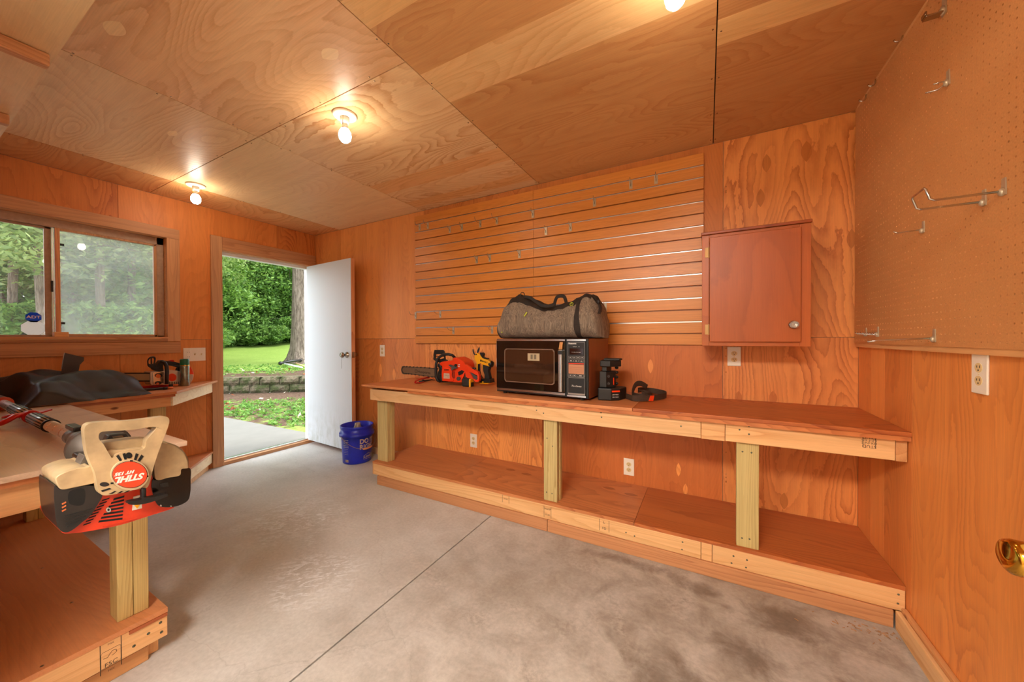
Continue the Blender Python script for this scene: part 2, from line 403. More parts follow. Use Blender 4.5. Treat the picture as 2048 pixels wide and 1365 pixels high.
pale = q.math('MULTIPLY', q.ramp(n4, [(.55, 0.), (.66, .6)]), q.ramp(n3, [(.4, 0.), (.6, 1.)]))
col = q.mix(q.math('MULTIPLY', pale, .6), col, lin((200, 192, 182)))
# dark oil stains and pale scuffs at their own places
def spot(cx, cy, rx, ry):
    d = q.math('ADD', q.math('POWER', q.math('DIVIDE', q.math('SUBTRACT', X, cx), rx), 2.), q.math('POWER', q.math('DIVIDE', q.math('SUBTRACT', Y, cy), ry), 2.))
    d = q.math('ADD', d, q.math('MULTIPLY', q.math('SUBTRACT', n2, .5), 2.4))
    return q.math('SUBTRACT', 1., d, clamp=True)
st = None
for s_ in ((4.22, -.98, .16, .10), (4.05, -.66, .12, .06), (3.75, -.62, .3, .05), (4.4, -.72, .25, .1), (3.95, -1.25, .2, .15), (4.5, -1.2, .12, .3)):
    e = spot(*s_); st = e if st is None else q.math('MAXIMUM', st, e)
col = q.mix(q.math('MULTIPLY', st, .5), col, lin((84, 64, 48)))
scn = q.noise(q.vec(q.math('MULTIPLY', q.math('ADD', X, Y), 9), q.math('MULTIPLY', q.math('SUBTRACT', X, Y), 30), 0.), 1., 5, .7, 1.5)
sc = q.math('MULTIPLY', q.math('MAXIMUM', spot(1.62, -1.2, .45, .32), spot(2.3, -1.5, .3, .25)), q.ramp(scn, [(.5, 0.), (.56, 1.)]))
col = q.mix(q.math('MULTIPLY', sc, .75), col, lin((232, 234, 236)))
crk = q.n('ShaderNodeTexVoronoi', feature='DISTANCE_TO_EDGE'); crk.inputs['Scale'].default_value = 1.1
wv = q.n('ShaderNodeVectorMath', operation='ADD'); q.lk(co, wv.inputs[0]); q.lk(q.vec(q.math('MULTIPLY', n2, .2), q.math('MULTIPLY', n4, .2), 0.), wv.inputs[1]); q.lk(wv.outputs[0], crk.inputs['Vector'])
ck = q.ramp(crk.outputs['Distance'], [(0., .18), (.0025, 0.)])
col = q.mix(ck, col, lin((110, 96, 82)))
col = q.mix(1., col, q.ramp(n3, [(.25, .86), (.7, 1.06)]), 'MULTIPLY')
q.lk(col, b.inputs['Base Color']); q.lk(q.math('ADD', q.math('MULTIPLY', n2, .35), .38), b.inputs['Roughness']); q.bump(q.math('ADD', n2, n3), .15, .002, b)
mb = MB(); mb.box(-.13, 2.780, YN-.1, .1, -.12, 0); mb.box(2.788, WX+.1, YN-.1, .1, -.12, 0); mb.box(2.78, 2.788, YN-.1, .1, -.12, -.02)
fl = struct(mb.build('floor', fm))
mb = MB(); mb.box(2.6, 6.1, -5.3, YN-.1, -.12, 0); struct(mb.build('floor_hall', fm))
# baseboards
def bb(name, pts, hgt=.085, th=.016):
    mb = MB()
    for (x0, y0, x1, y1) in pts:
        mb.box(x0, x1, y0, y1, 0, hgt, tint=(1, 1, 1))
    return struct(mb.build(name, pine('y') if name == 'baseboard_right' else trimw('x'), bevel=.004))
bb('baseboard_right', [(WX-.034, -2.6, WX-.016, -.545, )][0:0] or [(WX-.036, -2.6, WX-.018, -.548)], .08)
mb = MB(); mb.box(WX-.018, WX-.001, -2.6, -.548, 0, .095, tint=(.85, .7, .6)); struct(mb.build('trim_1', pine('y'), bevel=.003))
bb('baseboard_back', [(.03, -.016, 1.6, -.001)], .075)
# ---------------------------------------------------------------- window
glass = {}
def glassmat(name, dust):
    m, t, b = newmat(name); q = NT(t); t.nodes.remove(b); out = t.nodes['Material Output']
    tr = q.n('ShaderNodeBsdfTransparent'); gl = q.n('ShaderNodeBsdfGlossy'); gl.inputs['Roughness'].default_value = .01
    fr = q.n('ShaderNodeFresnel'); fr.inputs[0].default_value = 1.45
    mx = q.n('ShaderNodeMixShader'); q.lk(q.math('MULTIPLY', fr.outputs[0], 1.3), mx.inputs[0]); q.lk(tr.outputs[0], mx.inputs[1]); q.lk(gl.outputs[0], mx.inputs[2]); res = mx.outputs[0]
    if dust:
        co = q.n('ShaderNodeTexCoord').outputs['Object']
        nz = q.noise(co, 3.5, 4, .6, .4)
        di = q.n('ShaderNodeBsdfDiffuse'); di.inputs[0].default_value = (.75, .8, .8, 1)
        tl = q.n('ShaderNodeBsdfTranslucent'); tl.inputs[0].default_value = (.75, .8, .8, 1)
        ad = q.n('ShaderNodeMixShader'); ad.inputs[0].default_value = .55; q.lk(di.outputs[0], ad.inputs[1]); q.lk(tl.outputs[0], ad.inputs[2])
        m2 = q.n('ShaderNodeMixShader'); q.lk(q.ramp(nz, [(.3, dust*.6), (.75, dust*1.3)]), m2.inputs[0]); q.lk(res, m2.inputs[1]); q.lk(ad.outputs[0], m2.inputs[2]); res = m2.outputs[0]
    q.lk(res, out.inputs[0]); return m
wroot = sthing('window_1')
y0, y1, z0, z1 = WIN
mb = MB()   # jamb liners, sill bounce light put into the paler top and side tint
mb.box(-.115, .0, y0, y1, z1, z1+.018, tint=(1.35, 1.4, 1.35)); mb.box(-.115, .0, y1, y1+.018, z0-.018, z1+.018, tint=(1.35, 1.4, 1.35)); mb.box(-.115, .022, y0, y1, z0-.02, z0, tint=(1.1, 1.05, 1.0))
mb.build('window_jamb', trimw('y'), wroot)
Ma = plain('weathered_bronze_frame', (190, 160, 134), .55, 0, noise=.15)
GX = -.075
mb = MB()   # outer frame
mb.box(GX-.03, GX+.02, y0, y1, z1-.06, z1); mb.box(GX-.03, GX+.02, y0, y1, z0, z0+.012)
mb.box(GX-.03, GX+.02, y1-.045, y1, z0, z1)
mb.build('window_frame', Ma, wroot, bevel=.002)
mb = MB(); mb.box(GX-.01, GX+.024, -1.918, -1.895, z0+.012, z1-.06, tint=(1.25, 1.1, 1)); mb.box(GX-.01, GX+.02, -1.90, y1-.045, z1-.075, z1-.06); mb.box(GX-.01, GX+.02, -1.90, y1-.045, z0+.008, z0+.02)
mb.box(GX-.01, GX+.02, y1-.062, y1-.045, z0, z1-.06)
mb.build('fixed_sash', trimw('z'), wroot, bevel=.002)
mb = MB(); mb.box(GX-.026, GX-.006, -1.962, -1.93, z0+.008, z1-.06); mb.box(GX-.026, GX-.006, y0, -1.93, z1-.075, z1-.06); mb.box(GX-.026, GX-.006, y0, -1.93, z0+.004, z0+.014)
sash = mb.build('sliding_sash', Ma, wroot, bevel=.002)
mb = MB(); mb.box(GX-.006, GX+.004, -1.929, -1.922, z0+.01, z1-.06); mb.build('weather_strip', M_alu, wroot)
mb = MB(); mb.box(GX-.006, GX+.012, -1.935, -1.925, 1.56, 1.64); mb.build('latch', M_black, sash, bevel=.002)
mb = MB(); mb.box(GX+.0, GX+.003, -1.9, y1-.05, z0+.01, z1-.06); mb.build('fixed_pane', glassmat('dusty_glass', .26), wroot)
mb = MB(); mb.box(GX-.018, GX-.015, y0, -1.945, z0+.01, z1-.06); mb.build('sliding_pane', glassmat('clear_glass', .04), wroot)
mb = MB(); c = at(126, 647, 'x', GX+.006); mb.box(GX+.003, GX+.008, c[1]-.01, c[1]+.01, c[2]-.008, c[2]+.008)
c = at(124, 490, 'x', GX+.006); mb.box(GX+.003, GX+.008, c[1]-.01, c[1]+.01, c[2]-.008, c[2]+.008); mb.build('screen_clip', M_black, wroot)
def sticker_white(nm='sticker_white', cc=(1, 1, 1, 1)):
    m, t_, b = newmat(nm); q = NT(t_); tl = q.n('ShaderNodeBsdfTranslucent'); tl.inputs[0].default_value = cc
    b.inputs['Base Color'].default_value = cc; mx = q.n('ShaderNodeMixShader'); mx.inputs[0].default_value = .6
    q.lk(b.outputs[0], mx.inputs[1]); q.lk(tl.outputs[0], mx.inputs[2]); q.lk(mx.outputs[0], t_.nodes['Material Output'].inputs[0]); return m
def octo(c, r, rz): return [V(c[0], c[1]+r*math.cos(math.pi/8+k*math.pi/4), c[2]+rz*math.sin(math.pi/8+k*math.pi/4)) for k in range(8)]
c = at(67, 635, 'x', GX-.014)
dc = thing('window_sticker', 'small blue octagonal alarm sticker on the left window pane', 'sticker', c)
MB().prism(octo(c, .037, .037), (.0008, 0, 0)).build('sticker_face', sticker_white('sticker_blue', (.02, .16, .62, 1)), dc)
text('ADT', .026, M_wlet, 'lettering', dc, c+V(.0008, 0, .001), (0, 1, 0), (0, 0, 1), .0002, .0003, bold=.0006, sx=1.15)
c = at(67, 656.5, 'x', GX-.014)
dc = MB().prism(octo(c, .057, .055), (.0008, 0, 0)).build('window_sticker', sticker_white(), org=c)
tag(dc, 'large white octagonal sticker under the blue one on the window', 'sticker')
# window casing boards
TT = (.9, .82, .78)
mb = MB(); mb.box(0.001, .02, y0, -1.247, 2.085, 2.17, tint=(.98, .9, .84)); struct(mb.build('trim_2', trimw('y'), bevel=.002))
mb = MB(); mb.box(0.001, .02, -1.332, -1.247, 1.196, 2.084, tint=(1.05, 1., .95)); struct(mb.build('trim_3', trimw('z'), bevel=.002))
mb = MB(); mb.box(0.001, .02, y0, -1.247, 1.095, 1.19, tint=(.95, .84, .75)); struct(mb.build('trim_4', trimw('y'), bevel=.002))
mb = MB(); mb.box(0.001, .021, y0, -1.333, 1.192, 1.2145, tint=(.75, .6, .5)); struct(mb.build('trim_5', trimw('y'), bevel=.002))
c = at(107, 676, 'x', -.02)
mb = MB(); mb.box(-.055, .005, c[1], c[1]+.066, z0, z0+.034, tint=(1.05, 1., .9)); o = mb.build('wood_block', pine('y'), bevel=.002, org=V(-.02, c[1]+.03, z0))
tag(o, 'small pale wooden block standing on the window sill', 'wood block')
# ---------------------------------------------------------------- door
droot = sthing('door_1')
y0, y1, z1 = DR[0], DR[1], DR[3]
mb = MB(); mb.box(-.115, .0, y0-.02, y0, 0, z1+.02); mb.box(-.115, .0, y1, y1+.02, 0, z1+.02); mb.box(-.115, 0, y0, y1, z1, z1+.02); mb.build('door_jamb', trimw('z'), droot)
mb = MB(); mb.box(-.115, -.05, y0, y0+.012, 0, z1); mb.box(-.115, -.05, y0, y1, z1-.03, z1); mb.box(-.115, -.05, y1-.008, y1, 0, z1); mb.build('door_stop', M_white, droot)
mb = MB(); mb.box(-.12, -.05, y0, y1, 0, .035); mb.box(-.05, -.03, y0, y1, 0, .045); mb.build('threshold', M_alu, droot, bevel=.004)
mb = MB(); mb.box(-.03, .012, y0, y1, 0, .03); mb.build('threshold_sill', trimw('y'), droot)
hp = V(.022, -.118, 0); fp = V(.862, -.172, 0); dx = unit(fp-hp); dn = V(dx[1], -dx[0], 0); dz = V(0, 0, 1)
if dn[1] > 0: dn = -dn
Mdoor, t, b = newmat('dirty_white_paint'); q = NT(t); co = q.n('ShaderNodeTexCoord').outputs['Object']; Z_ = q.xyz(co)[2]
dirt = q.math('MULTIPLY', q.ramp(Z_, [(.05, .9), (.55, 0.)]), q.ramp(q.noise(q.vec(q.math('MULTIPLY', q.xyz(co)[0], 5), 0., q.math('MULTIPLY', Z_, 2)), 3, 6, .7), [(.42, 0.), (.68, 1.)]))
q.lk(q.mix(q.math('MULTIPLY', dirt, .55), lin((214, 220, 225)), lin((140, 142, 108))), b.inputs['Base Color']); b.inputs['Roughness'].default_value = .5
mb = MB(); mb.prism([hp+dz*.045, fp+dz*.045, fp+dz*2.045, hp+dz*2.045], -dn*.004)
leaf = mb.build('door_leaf', Mdoor, droot)
mb = MB(); mb.prism([hp-dn*.004+dz*.046, fp-dn*.004+dz*.046, fp-dn*.004+dz*2.044, hp-dn*.004+dz*2.044], -dn*.04, tint=(1.25, 1.1, 1.)); mb.build('door_core', trimw('z'), leaf)
kc = hp+dx*(.84-.07)+dz*1.045
mb = MB(); mb.lathe([(.032, 0), (.032, .006), (.012, .012), (.012, .035), (.026, .045), (.03, .058), (.024, .068), (.0, .07)], kc, dn, 24); mb.build('door_knob', M_nickel, leaf)
mb = MB(); mb.lathe([(.032, 0), (.012, .012), (.012, .03), (.028, .045), (.02, .062), (0, .064)], kc-dn*.044, -dn, 20); mb.build('door_knob', M_nickel, leaf)
mb = MB(); e = fp+dz*1.045; mb.prism([e+dx*.0005-dn*.008-dz*.03, e+dx*.0005-dn*.036-dz*.03, e+dx*.0005-dn*.036+dz*.03, e+dx*.0005-dn*.008+dz*.03], dx*.001); mb.build('latch_plate', M_nickel, leaf)
mb = MB(); mb.tube([kc+dn*.05-dx*.02-dz*.02, kc+dn*.05-dx*.021-dz*.09, kc+dn*.05-dx*.02-dz*.14], .0012, 6); mb.build('key_cord', M_grey, leaf)
# door casing
mb = MB(); mb.box(0.001, .02, -1.022, -.934, 0.0, 2.19, tint=(1.05, 1.05, 1.05)); mb.build('trim_6', trimw('z'), bevel=.002)['kind'] = 'structure'
mb = MB(); mb.box(0.001, .02, -1.022+.089, -.004, 2.064, 2.19, tint=(.95, .85, .78)); mb.build('trim_7', trimw('y'), bevel=.002)['kind'] = 'structure'
mb = MB(); mb.box(0.001, .02, -.056, -.004, 0.0, 2.062, tint=(.9, .75, .65)); mb.build('trim_8', trimw('z'), bevel=.002)['kind'] = 'structure'
# ---------------------------------------------------------------- electrical plates
def outlet(c, xd, nd, label, lean=0):
    c = np.array(c, float); xd = unit(xd); nd = unit(nd); zd = V(0, 0, 1)
    t = thing('wall_outlet', label, 'outlet', c)
    def P(a, b): return c+xd*a+zd*b
    MB().prism([P(-.0355, -.059), P(.0355, -.059), P(.0355, .059), P(-.0355, .059)], nd*.006).build('cover_plate', M_plate, t, bevel=.0025)
    for s in (-1, 1):
        k = c+zd*s*.0195+nd*.006
        pts = [k+xd*.0165*math.cos(a)+zd*.0145*math.sin(a) for a in np.linspace(0, 2*math.pi, 20, endpoint=False)]
        r = MB().prism(pts, nd*.0012).build('receptacle', M_ivory, t)
        mb = MB()
        for dx_, hh in ((-.0055, .004), (.0055, .0035)):
            kk = k+nd*.0012+xd*dx_+zd*.003; mb.prism([kk-xd*.0012-zd*hh, kk+xd*.0012-zd*hh, kk+xd*.0012+zd*hh, kk-xd*.0012+zd*hh], nd*.0003)
        kk = k+nd*.0012-zd*.0075; mb.prism([kk+(xd*math.cos(a)+zd*math.sin(a))*.0025 for a in np.linspace(0, 6.28, 8, endpoint=False)], nd*.0003)
        mb.build('slot', M_dark, r)
    MB().lathe([(.003, 0), (.002, .001)], c+nd*.006, nd, 8).build('screw', M_ivory, t)
    return t
def ctr(u0, v0, u1, v1, ax, val): return (at(u0, v0, ax, val)+at(u1, v1, ax, val))/2
outlet(ctr(940, 867, 955.4, 896.6, 'y', 0)+V(0, -.0005, 0), (1, 0, 0), (0, -1, 0), 'white duplex outlet low on back wall, left one under the bench')
outlet(ctr(1247.5, 916.7, 1268.6, 951.9, 'y', 0)+V(0, -.0005, 0), (1, 0, 0), (0, -1, 0), 'white duplex outlet low on back wall, middle of the bench underside')
outlet(ctr(1453.5, 694.4, 1483, 733, 'y', 0)+V(0, -.0005, 0), (1, 0, 0), (0, -1, 0), 'cream duplex outlet on back wall just below the wooden cabinet')
outlet(ctr(1947, 706, 1982, 795, 'x', WX)+V(-.0005, 0, 0), (0, 1, 0), (-1, 0, 0), 'cream duplex outlet on right wall below the pegboard')
outlet(ctr(760.6, 691, 770, 713, 'y', 0)+V(0, -.0005, 0), (1, 0, 0), (0, -1, 0), 'white outlet on back wall beside the open white door')
c = ctr(366, 696, 411, 722, 'x', 0)+V(.0005, 0, 0)
t = thing('switch_plate', 'wide ivory three-gang switch plate between window and door', 'light switch', c)
MB().box(c[0], c[0]+.006, c[1]-.08, c[1]+.08, c[2]-.06, c[2]+.06).build('cover_plate', M_plate, t, bevel=.0025)
for k in (0, 1):
    yy = c[1]+.0+k*.047
    MB().prism([V(c[0]+.006, yy-.004, c[2]-.008), V(c[0]+.006, yy+.004, c[2]-.008), V(c[0]+.018, yy+.003, c[2]+.008), V(c[0]+.006, yy-.004, c[2]+.008)], (.002, 0, 0)).build('toggle', M_ivory, t)
r = MB().box(c[0]+.006, c[0]+.008, c[1]-.06, c[1]-.028, c[2]-.034, c[2]+.034).build('receptacle', M_plate, t, bevel=.001)
for s in (-1, 1):
    for d_ in (-.006, .006): MB().box(c[0]+.008, c[0]+.0085, c[1]-.044+d_-.001, c[1]-.044+d_+.001, c[2]+s*.02-.004, c[2]+s*.02+.004).build('slot', M_dark, r)
# ---------------------------------------------------------------- ceiling bulbs
Mb = plain('lit_bulb', (255, 244, 224), .3, emit=BULB_C, es=BULB_E)
for i, (x, y, lb) in enumerate(((2.34, -1.317, 'bare lit bulb in a porcelain ceiling socket, middle of the ceiling'), (.522, -1.312, 'bare lit bulb in a ceiling socket closest to the window wall'), (3.985, -1.317, 'bare lit bulb at the top edge of the photo near the pegboard'))):
    t = thing('ceiling_lamp', lb, 'ceiling light', (x, y, H))
    MB().lathe([(.062, 0), (.062, .008), (.055, .014), (.03, .016), (0, .016)], (x, y, H), (0, 0, -1), 32).build('cover_plate', M_plate, t)
    MB().lathe([(.022, .014), (.024, .03), (.02, .05), (.0, .05)], (x, y, H), (0, 0, -1), 24).build('socket', M_plate, t)
    MB().lathe([(.0, .05), (.013, .051), (.014, .066), (.0205, .079), (0, .0795)], (x, y, H), (0, 0, -1), 24).build('bulb_neck', M_plate, t)
    MB().lathe([(.0, .080), (.0208, .0801), (.03, .098), (.0325, .116), (.028, .135), (.016, .148), (.0, .152)], (x, y, H), (0, 0, -1), 24).build('bulb', Mb, t)
    MB().tube([V(x+.012, y-.02, H-.012), V(x+.016, y-.024, H-.05), V(x+.013, y-.022, H-.07)], .0012, 6).build('pull_chain', M_brass, t)
# ---------------------------------------------------------------- overhead shelf at near wall
SHZ = 2.2
t = thing('overhead_shelf', 'plywood storage shelf with wooden battens hung below the ceiling at upper left', 'shelf', (1.4, -2.45, SHZ))
MB().box(.02, 3.0, YN, -2.262, SHZ, SHZ+.018, tint=(.92, .9, .84), fig=.25, seed=.41).build('shelf_board', cply('x'), t)
for x in (2.09, 1.40, .7, 2.8):
    MB().box(x-.038, x, YN, -2.275, SHZ-.045, SHZ-.0005, tint=(.95, .85, .75)).build('batten', trimw('y'), t, bevel=.006)
for x in (.3, 1.6, 2.9): MB().box(x-.019, x+.019, -2.31, -2.27, SHZ+.019, H-.001).build('hanger', trimw('z'), t)
c = at(10, 228, 'z', SHZ-.047)
MB().tube([V(1.36, -2.6, SHZ-.048), V(1.385, -2.40, SHZ-.050), V(1.39, -2.34, SHZ-.048)], (.004, .004, .003), 8).build('steel_clip', M_steel, t)
# added fill light panel behind the camera, brightens foreground bench and pegboard
t = thing('fill_panel', 'added flat fill light panel, unseen behind the camera', 'ceiling light', (3.6, -3.75, 2.44))
MB().box(2.95, 4.25, -4.1, -3.4, 2.40, 2.439).build('fill_housing', M_plate, t)
MB().box(2.98, 4.22, -4.07, -3.43, 2.392, 2.3995).build('fill_face', plain('fill_glow', (255, 250, 240), .3, emit=(1, .92, .82), es=28.), t)
# ---------------------------------------------------------------- right-hand long workbench
BH, BD, BX = .829, .584, 1.535; SH, SDp, SX = .182, .54, 1.609
t = thing('workbench', 'long plywood and pine workbench along the back wall under the slatted panel', 'workbench', (3.2, -.3, 0))
mb = MB()
for i, (a, b, tn, f) in enumerate(((BX, 3.72, (1.02, .98, .95), .5), (3.722, WX-.002, (.82, .58, .38), .9))):
    mb.box(a, b, -BD, -.002, BH-.018, BH, tint=tn, fig=f, seed=.3+i*.4)
mb.build('worktop', bply('x'), t, bevel=.0015)
mb = MB(); mb.box(2.05, WX-.002, -BD+.006, -.3, BH-.038, BH-.0185, tint=(.95, .8, .65)); mb.build('top_underlay', bply('x'), t)
mb = MB(); mb.box(BX+.05, 2.05, -BD+.012, -.3, BH-.022, BH-.0185, tint=(.6, .5, .45)); mb.build('top_underlay', bply('x'), t)
AZ0 = BH-.128; Ay = -.552
ap = []
for a, b, z_, tn in ((1.60, 4.05, 0, (1, 1, 1)), (4.052, 4.155, -.002, (.96, .88, .8)), (4.157, 4.76, 0, (1, .95, .88))):
    mb = MB(); mb.box(a, b, Ay, Ay+.038, AZ0+z_, AZ0+.089+z_, tint=tn); ap.append(mb.build('apron_board', pine('x'), t, bevel=.002))
mb = MB(); mb.box(1.60, 4.74, Ay+.002, Ay+.036, AZ0+.09, BH-.0395, tint=(.85, .7, .6)); mb.build('apron_shim', pine('x'), t)
mb = MB(); mb.box(1.60, 1.638, Ay+.04, -.01, AZ0, BH-.0225, tint=(.9, .8, .7)); mb.build('apron_board', pine('y'), t, bevel=.002)
mb = MB(); mb.box(4.762, 4.796, Ay+.002, -.01, AZ0-.002, BH-.04, tint=(.85, .7, .58)); mb.build('apron_board', pine('y'), t, bevel=.002)
for (a, b, c_, d, tn) in ((1.625, 1.745, -.50, -.43, (1, 1, .98)), (3.165, 3.258, -.517, -.44, (1, 1, .97)), (4.205, 4.298, -.525, -.487, (.98, .97, .9))):
    mb = MB(); w = (d-c_)
    if w > .06:
        mb.box(a, b-.002, c_, c_+.037, SH, AZ0+.09, tint=tn); mb.box(a+.004, b+.004, c_+.038, c_+.076, SH, AZ0+.09, tint=(.92, .86, .78))
    else: mb.box(a, b, c_, c_+.038, SH, AZ0+.09, tint=tn)
    mb.build('post', treat('z'), t, bevel=.003)
mb = MB()
for i, (a, b, tn, f) in enumerate(((SX, 2.42, (.92, .84, .80), .4), (2.422, 3.72, (.98, .9, .84), .8), (3.722, WX-.002, (.82, .6, .42), .7))):
    mb.box(a, b, -SDp, -.002, SH-.018, SH, tint=tn, fig=f, seed=.17+.27*i)
for u, v in ((1021, 940), (1053, 949), (1218, 977), (1262, 990), (1290, 1046)):
    c = at(u, v, 'z', SH); plug(mb, c, V(0, 1, 0), V(1, 0, 0), V(0, 0, 1), .02, .045, tint=(.72, .56, .46), fig=.3)
mb.build('lower_shelf', bply('x'), t)
for a, b, tn in ((SX+.012, 4.05, (1, .97, .93)), (4.052, 4.10, (.97, .88, .8)), (4.102, WX-.003, (1, .93, .86))):
    mb = MB(); mb.box(a, b, -SDp+.0, -SDp+.038, SH-.018-.089, SH-.0185, tint=tn); mb.build('shelf_fascia', pine('x'), t, bevel=.002)
mb = MB(); mb.box(SX-.002, SX+.036, -SDp+.002, -.01, SH-.107, SH-.0185, tint=(.82, .68, .58)); mb.build('shelf_fascia', pine('y'), t, bevel=.002)
for a, b in ((1.672, 3.20), (3.203, WX-.04)):
    mb = MB(); mb.box(a, b, -.548+.0, -.512, 0.001, SH-.108, tint=(.88, .74, .66)); mb.build('toe_kick', trimw('x'), t, bevel=.002)
mb = MB(); mb.box(1.672, 1.71, -.51, -.02, 0.001, SH-.108, tint=(.85, .72, .62)); mb.build('toe_kick', trimw('y'), t)
# board fixings and stamps
def dots(parent, pts, ax, val, nrm, m, r=.0042, name='screw_head'):
    for u, v in pts: MB().lathe([(r, 0), (r*.8, .0008), (0, .0008)], at(u, v, ax, val), nrm, 10).build(name, m, parent)
Mdk = plain('dull_screw', (96, 98, 80), .5, .6)
dots(t, [(1467, 1113), (1463, 1127), (1494, 1121), (1492, 1136), (1365, 1085), (1364, 1100), (1252, 1066), (1269, 1073), (1797, 1190), (1796, 1208)], 'y', -SDp-.0005, (0, -1, 0), Mdk)
dots(t, [(1479, 860), (1498, 853), (1498, 869), (1362, 838), (1362, 853), (1087, 827), (1073, 821), (1072, 812), (1203, 835), (1202, 826), (987, 803)], 'y', Ay-.0005, (0, -1, 0), Mdk)
dots(t, [(1485, 904), (1503, 906), (1484, 1077), (1499, 1079)], 'y', -.5255, (0, -1, 0), Mdk)
dots(t, [(1094, 877), (1105, 893), (1093, 985), (1104, 988)], 'y', -.5175, (0, -1, 0), Mdk)
def stamp(parent, u0, v0, u1, v1, ax, val, nrm, xd, rows, m=None, bars=True):
    """printed lumber mark: bars and rows of small text"""
    a = at(u0, v0, ax, val); b = at(u1, v1, ax, val); c = (a+b)/2; xd = unit(xd); w = abs((b-a)@xd); h = abs(b[2]-a[2]); nrm = np.array(nrm, float)
    if bars:
        for s in (-1, 1):
            k = c+xd*s*w/2; MB().prism([k-xd*.001-V(0, 0, h/2), k+xd*.001-V(0, 0, h/2), k+xd*.001+V(0, 0, h/2), k-xd*.001+V(0, 0, h/2)], nrm*.0004).build('stamp_bar', M_glet, parent)
    for i, (s_, fs, rot) in enumerate(rows):
        zz = c[2]+h/2-h*(i+.5)/len(rows); up = V(0, 0, -1 if rot else 1); text(s_, fs, M_glet, 'stamp_lettering', parent, V(c[0], c[1], zz), -xd if rot else xd, up, .0001, .0002)
stamp(t, 1726, 871, 1751, 898, 'y', Ay, (0, -1, 0), (1, 0, 0), [('STUD', .018, 1), ('S-P-F KD', .013, 1), ('S-P-F KD', .013, 0), ('STUD', .018, 1)])
stamp(t, 1088, 1012, 1102, 1038, 'y', -SDp, (0, -1, 0), (1, 0, 0), [('WWP', .017, 0), ('STUD', .014, 0)])
stamp(t, 1005, 990, 1018, 1008, 'y', -SDp, (0, -1, 0), (1, 0, 0), [('STUD', .012, 0)])
stamp(t, 1199, 1038, 1218, 1066, 'y', -SDp, (0, -1, 0), (1, 0, 0), [('L', .02, 0), ('FD', .02, 0)])
# ---------------------------------------------------------------- slatwall panels
SLZ = 2.3875; PT = .0766
grm = {1, 2, 4, 6, 8, 10, 12, 14}
for (xa, xb, lb, px) in ((1.598, 2.862, 'left half of the oak slatted display panel on back wall', 0), (2.8635, 4.058, 'right half of the oak slatted panel, ending behind the wooden cabinet', 1)):
    t = thing('slatted_display_board', lb, 'slatwall panel', ((xa+xb)/2, -.01, SLZ-.6), 'oak slatwall panels')
    mb = MB()
    for k in range(16):
        zt = SLZ-PT*k-(.0045 if k else 0); zb = SLZ-PT*(k+1)+.0045
        mb.box(xa, xb, -.0205, -.007, zb, zt, fig=.5, seed=(.11*k+.37*px) % 1)
    mb.box(xa, xb, -.007, -.001, SLZ-PT*16, SLZ, tint=(.5, .42, .35), fig=0)
    mb.build('slats', oak('x'), t, bevel=.0008, seg=1)
    for k in sorted(grm):
        z = SLZ-PT*k
        MB().box(xa+.004, xb-.001, -.0185, -.0172, z-.0044, z-.0020).box(xa+.004, xb-.001, -.0185, -.0074, z-.0044, z-.0036).box(xa+.004, xb-.001, -.0082, -.0072, z-.0044, z+.0044).build('groove_insert', M_alu, t)
HK = [(122, 495, 2, 'top groove hook at the far left end of the slatted panel'), (175, 483, 2, 'top groove hook, second from the left end'),
      (316, 510, 1, 'second groove hook, leftmost short one'), (393, 493, 1, 'second groove hook, the short one just right of another short one'), (511, 472, 3, 'second groove hook, left one of the long pair'), (617, 450, 3, 'second groove hook, right one of the long pair'),
      (848, 408, 1, 'second groove hook beside the joint of the two slatted panels'), (1243, 332, 1, 'rightmost hook in the second groove'), (1476, 217, 1, 'top groove hook, left one of the two near the right end'), (1638, 183, 1, 'top groove hook closest to the right end'),
      (932, 520, 1, 'fourth groove hook, nearer to the panel joint'), (1088, 493, 1, 'fourth groove hook, right of its neighbour, above the duffel bag'),
      (488, 706, 1, 'sixth groove hook, leftmost of three'), (572, 692, 1, 'sixth groove hook, middle of three'), (762, 668, 1, 'sixth groove hook, rightmost of three'),
      (97, 1062, 3, 'low hook at the left edge of the slatted panel'), (255, 1057, 3, 'low hook second from the left edge, above the chainsaw blade'), (339, 1162, 3, 'bottom hook above the red chainsaw'), (587, 1160, 2, 'bottom hook beside the left end of the duffel bag'), (1311, 1010, 1, 'low hook just right of the duffel bag')]
mp = MB(); mp.box(-.011, .011, -.0045, -.0015, -.03, .031); mp.box(-.011, .011, -.003, .0125, .0295, .0315); mp.box(-.011, .011, .0105, .0125, .0235, .0315)
hp_proto = {}
for L in (1, 2, 3):
    ln = (.035, .06, .085)[L-1]
    t = thing('slatwall_hook', 'x', 'hook', (0, 0, 0)); t['_o'] = [0., 0., 0.]
    MBp = MB(); MBp.v = list(mp.v); MBp.f = list(mp.f); MBp.sm = list(mp.sm); MBp.wd = list(mp.wd); MBp.fg = list(mp.fg)
    MBp.build('hook_plate', plain('zinc_plate', (200, 188, 162), .35, .6), t)
    MB().tube([V(0, -.004, .001), V(0, -.012, .004), V(0, -ln*.6, .002), V(0, -ln*.85, .008), V(0, -ln, .022), V(0, -ln-.004, .036)], .0024, 8).build('prong', M_steel, t)
    MB().box(-.0016, .0016, -.0052, -.0045, -.014, .004).build('slot', M_dark, t)
    hp_proto[L] = t
used = set()
